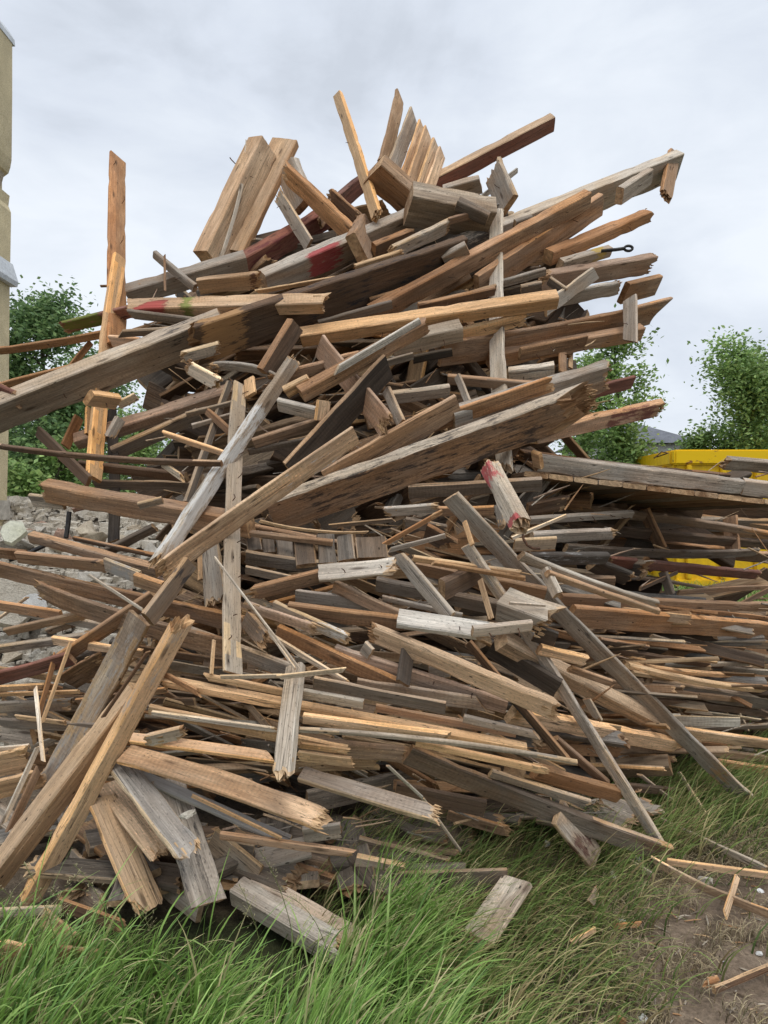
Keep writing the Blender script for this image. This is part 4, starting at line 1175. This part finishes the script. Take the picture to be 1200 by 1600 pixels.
CONC = [make_plain('pale_concrete', (.50, .44, .355), (.66, .60, .50), 14, .95, .9, .02),
        make_plain('grey_concrete', (.40, .36, .30), (.57, .52, .44), 14, .95, .9, .02),
        make_plain('sandy_mortar', (.42, .34, .25), (.56, .48, .36), 14, .95, .9, .02),
        make_plain('brick_rubble', (.30, .17, .12), (.42, .30, .23), 9, .95, .9, .02)]
WHITE = make_plain('white_plaster', (.55, .54, .51), (.68, .67, .64), 14, .9, .6, .01)
LIME = make_plain('lime_painted_render', (.50, .49, .37), (.60, .59, .48), 5, .9, .5, .01)
STN = {'white_plaster': [(853, 1318, 9, 'white plaster crumb in the grass beside the red stained board'), (995, 1341, 11, 'pale plaster flake under the end of the long dark beam'), (1187, 1392, 9, 'white plaster crumb at right beside the laths'), (1186, 1490, 7, 'small white crumb on the soil at the right edge'),
       (1132, 1503, 4, 'tiny white crumb in the middle of the bare soil'), (1006, 1592, 11, 'white plaster lump at the bottom edge of the soil'), (583, 1452, 9, 'pale crumb in the grass beside two sloping beams'), (974, 1440, 10, 'pale flake touching the upper orange chip')],
       'grey': [(911, 1364, 9, 'grey pebble in the grass below the red stained board'), (960, 1370, 11, 'brownish pebble half hidden in flattened grass'), (1104, 1375, 16, 'sandy stone lying under the longest pale lath')]}
for k, L_ in STN.items():
    for (px, py, r, lb) in L_:
        d = (1.5 - .01) * F / (py - 800)
        o = rock('stone', P(px, py, d), r * d / F * .8, px, WHITE if k[0] == 'w' else CONC[px % 2], .6, det=1)
        tag(o, lb, 'stone')
o = rock('stone', P(296, 1268, D0(296, 1268) - .62), .032, 5, CONC[0], .5); tag(o, 'flat pale stone resting on the dark slate board', 'stone')

# rubble heap on the left behind the pile
def rz(X, Y):
    k = sst(4.2, 8.5, Y) * (1 - sst(12, 17, Y)) * (1 - sst(-2.2, -.4, X))
    return k * (1.55 + .28 * mnoise.noise((X * .7, Y * .7, 1)) + .16 * mnoise.noise((X * 2, Y * 2, 4)))
xs_, ys_ = np.arange(-12, .5, .16), np.arange(4, 17, .16)
rv = [(x, y, rz(x, y) - .06 + .05 * mnoise.noise((x * 6, y * 6, 0))) for y in ys_ for x in xs_]; k_ = len(xs_)
rf = [(j * k_ + i, j * k_ + i + 1, (j + 1) * k_ + i + 1, (j + 1) * k_ + i) for j in range(len(ys_) - 1) for i in range(k_ - 1)]
heap = mesh_obj('rubble_mound', rv, rf, make_plain('crushed_rubble', (.36, .30, .235), (.60, .53, .43), 14, .95, 1.0, .05)); tag(heap, kind='structure')
RR = random.Random(3)
big = []
while len(big) < 150:
    px, Y = RR.uniform(-15, 285), RR.uniform(4.6, 9.6)
    X = (px - 600) / F * Y
    z = rz(X, Y)
    r = RR.choice((.05, .065, .08, .10, .13, .19)) * RR.uniform(.8, 1.2)
    if z < .1 or any((X - a) ** 2 + (Y - b) ** 2 < (.7 * (r + c)) ** 2 for a, b, c in big): continue
    big.append((X, Y, r))
    mt_ = RR.choices(CONC, (4, 4, 2, .8))[0]
    o = rock('rubble_chunk', (X, Y, z + r * .25), r, len(big), mt_, RR.uniform(.5, .9))
    if mt_ is CONC[3]: tag(o, 'reddish brick fragment in the rubble heap behind the pile', 'rubble', 'brick fragments in the rubble heap')
    else: tag(o, 'pale broken masonry chunk in the rubble heap behind the pile', 'rubble', 'broken masonry chunks in the rubble heap')
V = []; Fc = []
import bmesh
for _ in range(2600):
    px, Y = RR.uniform(-15, 290), RR.uniform(4.3, 9.8); X = (px - 600) / F * Y; z = rz(X, Y); r = RR.choice((.015, .02, .03, .05)) * RR.uniform(.7, 1.4)
    bq = len(V); h8 = [Vector((sx * RR.uniform(.5, 1.2), sy * RR.uniform(.5, 1.2), sz * RR.uniform(.4, .9))) * r for sx in (-1, 1) for sy in (-1, 1) for sz in (-1, 1)]
    V += [q + Vector((X, Y, z)) for q in h8]
    Fc += [tuple(bq + i for i in q) for q in ((0, 1, 3, 2), (4, 6, 7, 5), (0, 4, 5, 1), (2, 3, 7, 6), (0, 2, 6, 4), (1, 5, 7, 3))]
tag(mesh_obj('rubble_gravel', V, Fc, CONC[0]), 'small crumbs of masonry over the rubble heap', 'rubble', kind='stuff')
def slab(px, py, d, w_, h_, t_, mat, rot, label, name='masonry_slab'):
    bm = bmesh.new(); R = random.Random(px)
    n = 9; ring = [(w_ / 2 * math.cos(2 * math.pi * i / n) * R.uniform(.75, 1.2), h_ / 2 * math.sin(2 * math.pi * i / n) * R.uniform(.75, 1.2)) for i in range(n)]
    a = [bm.verts.new((x, y, t_ / 2)) for x, y in ring]; b_ = [bm.verts.new((x * 1.03, y * 1.03, -t_ / 2)) for x, y in ring]
    bm.faces.new(a); bm.faces.new(b_[::-1])
    for i in range(n): bm.faces.new((a[i], b_[i], b_[(i + 1) % n], a[(i + 1) % n]))
    me = bpy.data.meshes.new(name); bm.to_mesh(me); bm.free(); me.materials.append(mat)
    o = bpy.data.objects.new(name, me); COL.objects.link(o); o.location = P(px, py, d); o.rotation_euler = rot; tag(o, label, 'slab')
slab(22, 830, 6.8, .2, .26, .06, LIME, (1.0, .1, .2), 'yellow green painted slab of render on the rubble heap')
slab(22, 935, 5.6, .42, .42, .12, CONC[0], (1.2, .1, .5), 'large pale slab of masonry at the left edge of the rubble')
if 0: slab(30, 1000, 4.9, .3, .2, .05, LIME, (.6, .2, .1), 'dusty yellowish slab low in the left rubble')
slab(52, 945, 5.2, .16, .2, .05, WHITE, (1.1, .3, .6), 'small white tile fragment in the left rubble')

# ------------------------------------------------------------------ ruined wall at left
m, nt, b = new_mat('pebble_dash'); tc = N(nt, 'ShaderNodeTexCoord')
n1 = noise(nt, tc.outputs['Object'], 90, 4, .8); n2 = noise(nt, tc.outputs['Object'], 2.2, 5, .6)
c_ = ramp(nt, n1, [(.3, (.34, .27, .15)), (.46, (.62, .51, .31)), (.6, (.74, .63, .41)), (.72, (.85, .78, .6))])
c_ = mix(nt, c_, ramp(nt, n2, [(.3, .7), (.7, 1.15)]), .8, 'MULTIPLY')
nt.links.new(c_, b.inputs['Base Color']); bump(nt, b, n1, .5, .012)
DASH = m
wd = 7.5
base_ = P(5, 800, wd); base_.z = 0
wall = empty('ruined_wall', base_); tag(wall, 'broken pebble dashed wall end with white sills at the left edge', 'wall')
def prism(name, prof, y0, y1, mat, parent):
    v = [Vector((x, y0, z)) for x, z in prof] + [Vector((x, y1, z)) for x, z in prof]; n = len(prof)
    f = [tuple(range(n - 1, -1, -1)), tuple(range(n, 2 * n))] + [(i, (i + 1) % n, (i + 1) % n + n, i + n) for i in range(n)]
    o = mesh_obj(name, v, f, mat); o.parent = parent; o.matrix_basis = parent.matrix_basis.inverted(); return o
def wp(px, py): q = P(px, py, wd + .42); return (q.x, q.z)
far = wp(-160, 0)[0]
prof = [(far, 0), (wp(9, 0)[0], 0)] + [wp(*t) for t in [(10, 800), (13, 690), (14, 560), (15, 450), (16, 405), (17, 350), (17, 332), (13, 322), (15, 306), (8, 301), (3, 297), (3, 283), (2, 279), (13, 271), (16, 262), (18, 250), (19, 150), (19, 66)]] + [(far, wp(0, 66)[1])]
prism('render', prof, wd, wd + .42, DASH, wall)
prism('broken_brick', [wp(*t) for t in [(2, 277), (8, 268), (10, 272), (7, 284), (3, 297)]] + [(far, wp(0, 290)[1])], wd + .05, wd + .38, CONC[2], wall)
SILL = make_plain('white_sill', (.50, .52, .54), (.62, .64, .66), 5, .7, .2, .004)
prism('coping', [(far, wp(0, 68)[1]), wp(20, 68), wp(19, 58), wp(12, 46), wp(4, 38), (far, wp(0, 38)[1])], wd - .05, wd + .47, SILL, wall)
prism('sill', [(far, wp(0, 446)[1]), wp(24, 447), wp(26, 440), wp(17, 411), (far, wp(0, 408)[1])], wd - .09, wd + .46, SILL, wall)
prism('plinth', [(far, wp(0, 812)[1]), wp(14, 812), wp(13, 782), (far, wp(0, 782)[1])], wd - .03, wd + .45, CONC[1], wall)

# ------------------------------------------------------------------ yellow skip
m, nt, b = new_mat('yellow_skip_paint'); tc = N(nt, 'ShaderNodeTexCoord')
n1 = noise(nt, tc.outputs['Object'], 3.0, 8, .68, .4); n2 = noise(nt, tc.outputs['Object'], 22, 5, .7); n3 = noise(nt, mapping(nt, tc.outputs['Object'], (9, 9, .7)), 1, 5, .6)
c_ = mix(nt, (.82, .52, .012), (.70, .43, .02), ramp(nt, n3, [(.4, 0.0), (.65, 1.0)]))
c_ = mix(nt, c_, ramp(nt, n2, [(.3, .8), (.7, 1.1)]), .7, 'MULTIPLY')
c_ = mix(nt, c_, (.16, .055, .025), ramp(nt, mth(nt, 'ADD', mth(nt, 'MULTIPLY', n1, .7), mth(nt, 'MULTIPLY', n2, .3)), [(.64, 0.0), (.69, 1.0)]))
nt.links.new(c_, b.inputs['Base Color']); b.inputs['Roughness'].default_value = .5; bump(nt, b, n1, .3, .01)
YEL = m
m, nt, b = new_mat('yellow_rail_rusting'); tc = N(nt, 'ShaderNodeTexCoord')
n1 = noise(nt, mapping(nt, tc.outputs['Object'], (2.2, 3, 5)), 1, 8, .7); c_ = mix(nt, (.82, .52, .012), (.24, .10, .045), ramp(nt, n1, [(.60, 0.0), (.65, 1.0)]))
nt.links.new(c_, b.inputs['Base Color']); bump(nt, b, n1, .4, .01); YRUST = m
sk = empty('skip_container', Vector((8.5, 13.6, 0))); tag(sk, 'large yellow rusting skip container standing behind the pile at right', 'skip')
def box(name, x0, x1, y0, y1, z0, z1, mat, parent, bev=.012):
    bm = bmesh.new()
    bmesh.ops.create_cube(bm, size=1)
    for v in bm.verts: v.co = Vector(((x0 + x1) / 2 + v.co.x * (x1 - x0), (y0 + y1) / 2 + v.co.y * (y1 - y0), (z0 + z1) / 2 + v.co.z * (z1 - z0)))
    if bev: bmesh.ops.bevel(bm, geom=bm.edges[:], offset=bev, segments=2, affect='EDGES')
    me = bpy.data.meshes.new(name); bm.to_mesh(me); bm.free(); me.materials.append(mat)
    o = bpy.data.objects.new(name, me); COL.objects.link(o)
    if parent is not None: o.parent = parent; o.matrix_basis = parent.matrix_basis.inverted()
    return o
box('front_side', 5.83, 12, 13.6, 13.66, .12, 2.5, YEL, sk)
box('end_side', 5.80, 5.86, 13.67, 16.0, .12, 2.5, YEL, sk)
box('back_side', 5.87, 12, 15.95, 16.0, .12, 2.5, YEL, sk)
box('floor_plate', 5.87, 12, 13.67, 15.94, .10, .2, YEL, sk)
box('top_rail', 5.76, 12, 13.52, 13.68, 2.44, 2.74, YRUST, sk, .03)
box('top_rail', 5.74, 5.88, 13.69, 16.0, 2.44, 2.74, YEL, sk, .03)
box('bottom_rail', 5.8, 12, 13.5, 13.66, 0.02, .16, YEL, sk, .02)
for i in range(9):
    x = 6.0 + i * .68; box('rib', x, x + .1, 13.5, 13.6, .17, 2.43, YEL, sk, .015)
for i in range(3): box('rib', 5.7, 5.8, 14.0 + i * .7, 14.1 + i * .7, .17, 2.43, YEL, sk, .015)

# ------------------------------------------------------------------ trees
def tree(name, px, topy, d, half, base_z, leaves, seed, label, cat, cols, group=None, leaf=.056, trunk=.12, low=.25, sparse=1.0, oval=1.0):
    R = random.Random(seed); X = (px - 600) / F * d; top = 1.5 + (800 - topy) / F * d
    root = empty(name, Vector((X, d, 0))); tag(root, label, cat, group)
    v = []; f = []; tips = []
    H = top * .93
    pts = [Vector((R.uniform(-.1, .1) * i / 4, R.uniform(-.1, .1) * i / 4, H * i / 7)) for i in range(8)]
    tube_geo(pts, [trunk * (1 - i / 8.5) + .01 for i in range(8)], 8, v, f)
    nl = int(16 * sparse + 8)
    for i in range(nl):
        t = low + (1 - low) * (i + R.random()) / nl; k = t * 7; i0 = min(6, int(k)); q = pts[i0].lerp(pts[i0 + 1], k - i0)
        prof = math.sin(math.pi * min(1, .18 + .80 * ((t - low) / (1 - low)) ** .8)) ** .7
        ln = half * (.35 + .65 * prof) * R.uniform(.65, 1.1); az = R.uniform(0, 6.283)
        d_ = Vector((math.cos(az), math.sin(az), R.uniform(.15, .75) + .6 * t)).normalized()
        lp = [q + d_ * ln * s / 4 + Vector((0, 0, -.05 * ln * (s / 4) ** 2)) for s in range(5)]
        tube_geo(lp, [trunk * .35 * (1 - t * .5) * (1 - s / 4.6) + .004 for s in range(5)], 5, v, f)
        tips += [(lp[2], .8), (lp[3], 1.0), (lp[4], 1.1)]
        for s in range(4):
            a2 = az + R.uniform(-1.2, 1.2); d2 = Vector((math.cos(a2), math.sin(a2), R.uniform(-.1, .8))).normalized()
            b0 = lp[R.randint(1, 3)]; e2 = b0 + d2 * ln * R.uniform(.3, .55)
            tube_geo([b0, (b0 + e2) / 2 + Vector((0, 0, .03)), e2], [.012, .008, .003], 4, v, f); tips += [(e2, 1.0), ((b0 + e2) / 2, .7)]
    tips.append((pts[7] + Vector((0, 0, top * .05)), .8))
    BARK_T = np.tile(np.array((.10, .08, .06, .3)), (len(v), 1))
    t_ = mesh_obj('trunk', v, f, BARK, attrs={'tint': ('FLOAT_COLOR', BARK_T)}); t_.parent = root
    n = int(leaves * 1.6); rn = np.random.default_rng(seed)
    ti = rn.integers(0, len(tips), n); c = np.array([tuple(q[0]) for q in tips])[ti]; rad = np.array([q[1] for q in tips])[ti] * half * .13 + .07
    pos = c + rn.normal(0, 1, (n, 3)) * rad[:, None] * np.array([1, 1, .75]); pos[:, 2] = np.maximum(pos[:, 2], .1)
    a = rn.normal(0, 1, (n, 3)); a[:, 2] *= .5; a /= np.linalg.norm(a, axis=1)[:, None]
    nb = rn.normal(0, 1, (n, 3)); nb[:, 2] += 1.2; b2 = np.cross(a, nb); b2 /= np.linalg.norm(b2, axis=1)[:, None]
    s = leaf * rn.uniform(.6, 1.35, n)[:, None]
    V = np.stack([pos - a * s, pos + b2 * s * .55 - a * s * .1, pos + a * s, pos - b2 * s * .55 - a * s * .1], 1).reshape(-1, 3)
    fc = np.arange(4 * n).reshape(n, 4)
    clump = rn.uniform(.65, 1.25, len(tips))[ti]
    cc = np.array(cols)[rn.integers(0, len(cols), n)] * (clump * rn.uniform(.75, 1.25, n))[:, None]
    tint = np.repeat(np.concatenate([cc, np.ones((n, 1))], 1), 4, 0)
    me = bpy.data.meshes.new('crown'); me.vertices.add(4 * n); me.vertices.foreach_set('co', V.ravel())
    me.loops.add(4 * n); me.loops.foreach_set('vertex_index', fc.ravel()); me.polygons.add(n); me.polygons.foreach_set('loop_start', np.arange(0, 4 * n, 4))
    me.materials.append(LEAF); at_ = me.attributes.new('tint', 'FLOAT_COLOR', 'POINT'); at_.data.foreach_set('color', tint.astype(np.float32).ravel())
    me.update(calc_edges=True); o = bpy.data.objects.new('crown', me); COL.objects.link(o); o.parent = root
BARK = make_tint('bark', 0, .9, 20, .4)
DK = [(.19, .30, .12), (.24, .35, .13), (.13, .22, .09)]
LT = [(.29, .42, .14), (.36, .49, .17), (.21, .33, .11)]
tree('broadleaf_tree', 66, 470, 15, 1.45, 0, 15000, 1, 'dense dark green tree left behind the upright orange board', 'tree', DK, low=.12, trunk=.14)
tree('broadleaf_tree', 5, 555, 18, 1.9, 0, 12000, 2, 'dark tree partly hidden by the ruined wall at left', 'tree', DK, low=.1, trunk=.15)
tree('broadleaf_tree', 135, 560, 19, 1.7, 0, 12000, 3, 'green tree right of the dense dark one, behind orange battens', 'tree', DK, low=.1, trunk=.15)
tree('broadleaf_tree', 225, 655, 17, 1.3, 0, 6000, 4, 'lighter green tree seen through the gap under the big left beam', 'tree', LT, low=.2, trunk=.1)
tree('shrub', 40, 742, 13, .8, 0, 3500, 8, 'low light shrub beside the ruined wall', 'shrub', LT, low=.05, trunk=.04, leaf=.06)
tree('shrub', 88, 690, 13.5, .75, 0, 3500, 9, 'light green shrub above the rubble heap', 'shrub', LT, low=.1, trunk=.04, leaf=.06)
tree('young_tree', 960, 508, 16, 1.15, 0, 5200, 5, 'airy young tree behind the right end of the pile', 'tree', LT, low=.22, trunk=.09, sparse=.7)
tree('young_tree', 915, 560, 17, 1.1, 0, 4200, 15, 'thin leafy tree just behind the thick grey beam at right', 'tree', LT, low=.22, trunk=.08, sparse=.7)
tree('broadleaf_tree', 1168, 545, 17, 1.5, 0, 13000, 6, 'full green tree at the right edge above the yellow skip', 'tree', LT, low=.2, trunk=.14)
tree('broadleaf_tree', 1240, 560, 19, 2.0, 0, 9000, 16, 'green tree cut off by the right edge of the picture', 'tree', LT, low=.2, trunk=.14)
tree('shrub', 972, 668, 15.6, .75, 0, 3600, 7, 'bushy shrub between the pile and the grey roof', 'shrub', LT, low=.1, trunk=.05)
tree('shrub', 1098, 672, 17.5, .8, 0, 3600, 17, 'bushy shrub right of the grey roof', 'shrub', LT, low=.1, trunk=.05)

# ------------------------------------------------------------------ houses behind
ROOF = make_plain('slate_roof', (.10, .105, .12), (.16, .165, .185), 3, .7, .4, .02)
WALLM = make_plain('pale_house_render', (.50, .49, .46), (.60, .59, .56), 2, .9, .2, .01)
GLASS = make_plain('dark_window_glass', (.03, .035, .04), (.06, .065, .075), 2, .15, 0, .001)
FRAME = make_plain('white_window_frame', (.6, .6, .6), (.7, .7, .7), 3, .5, 0, .001)
def house(px0, px1, ridge, eave, d, label, nwin):
    x0, x1 = (px0 - 600) / F * d, (px1 - 600) / F * d; zr = 1.5 + (800 - ridge) / F * d; ze = 1.5 + (800 - eave) / F * d
    root = empty('house', Vector(((x0 + x1) / 2, d, 0))); tag(root, label, 'house'); dp = (x1 - x0) * .8
    box('wall', x0 + .4, x1 - .4, d, d + dp, 0, ze, WALLM, root, 0)
    ym = d + dp / 2; k = (x1 - x0) * .38
    v = [(x0, d - .4, ze), (x1, d - .4, ze), (x1, d + dp + .4, ze), (x0, d + dp + .4, ze), (x0 + k, ym, zr), (x1 - k, ym, zr)]
    o = mesh_obj('roof', v, [(0, 1, 5, 4), (1, 2, 5), (2, 3, 4, 5), (3, 0, 4), (3, 2, 1, 0)], ROOF); o.parent = root; o.matrix_basis = root.matrix_basis.inverted()
    for i in range(nwin):
        xc = x0 + (x1 - x0) * (i + .7) / (nwin + .4)
        w_ = box('window', xc - .6, xc + .6, d - .06, d + .05, ze - 1.8, ze - .5, FRAME, root, .01)
        g_ = mesh_obj('pane', [(xc - .5, d - .065, ze - 1.7), (xc + .5, d - .065, ze - 1.7), (xc + .5, d - .065, ze - .6), (xc - .5, d - .065, ze - .6)], [(0, 1, 2, 3)], GLASS)
        g_.parent = w_; g_.matrix_basis = root.matrix_basis @ Matrix.Identity(4) if False else Matrix()
house(905, 1100, 652, 693, 32, 'distant house with grey hipped slate roof at right', 3)
house(-60, 150, 690, 722, 34, 'distant pale house with windows behind the left trees', 4)

RC = random.Random(77); V = []; Fc = []; TI = []; GC = []; o_ = 0
for _ in range(420):
    px, py = RC.uniform(560, 1210), RC.uniform(1330, 1600)
    d = groundd(py); q = P(px, py, d); sl_ = soil(q.x, q.y)
    if RC.random() > .15 + .6 * sl_: continue
    q.z = gz(q.x, q.y) + .004; a_ = RC.gauss(.1, .8); ln = RC.choice((.008, .012, .02, .035, .06)) * RC.uniform(.7, 1.3)
    v, f = tube_geo([q, q + Vector((math.cos(a_), math.sin(a_), RC.uniform(-.05, .15))) * ln * .6, q + Vector((math.cos(a_), math.sin(a_), RC.uniform(-.05, .1))) * ln], [.0022, .003, .0008], 4)
    Fc += [tuple(i + o_ for i in t) for t in f]; o_ += len(v); V += v
    c = KIND[RC.choice('tcopGdg')]; TI.append(np.tile(np.array(c), (len(v), 1))); GC.append(np.array([tuple(t) for t in v]))
tag(mesh_obj('wood_crumbs', V, Fc, WOOD, attrs={'tint': ('FLOAT_COLOR', np.concatenate(TI)), 'gc': ('FLOAT_VECTOR', np.concatenate(GC))}), 'crumbs of broken wood trodden into the soil', 'wood crumbs', kind='stuff')
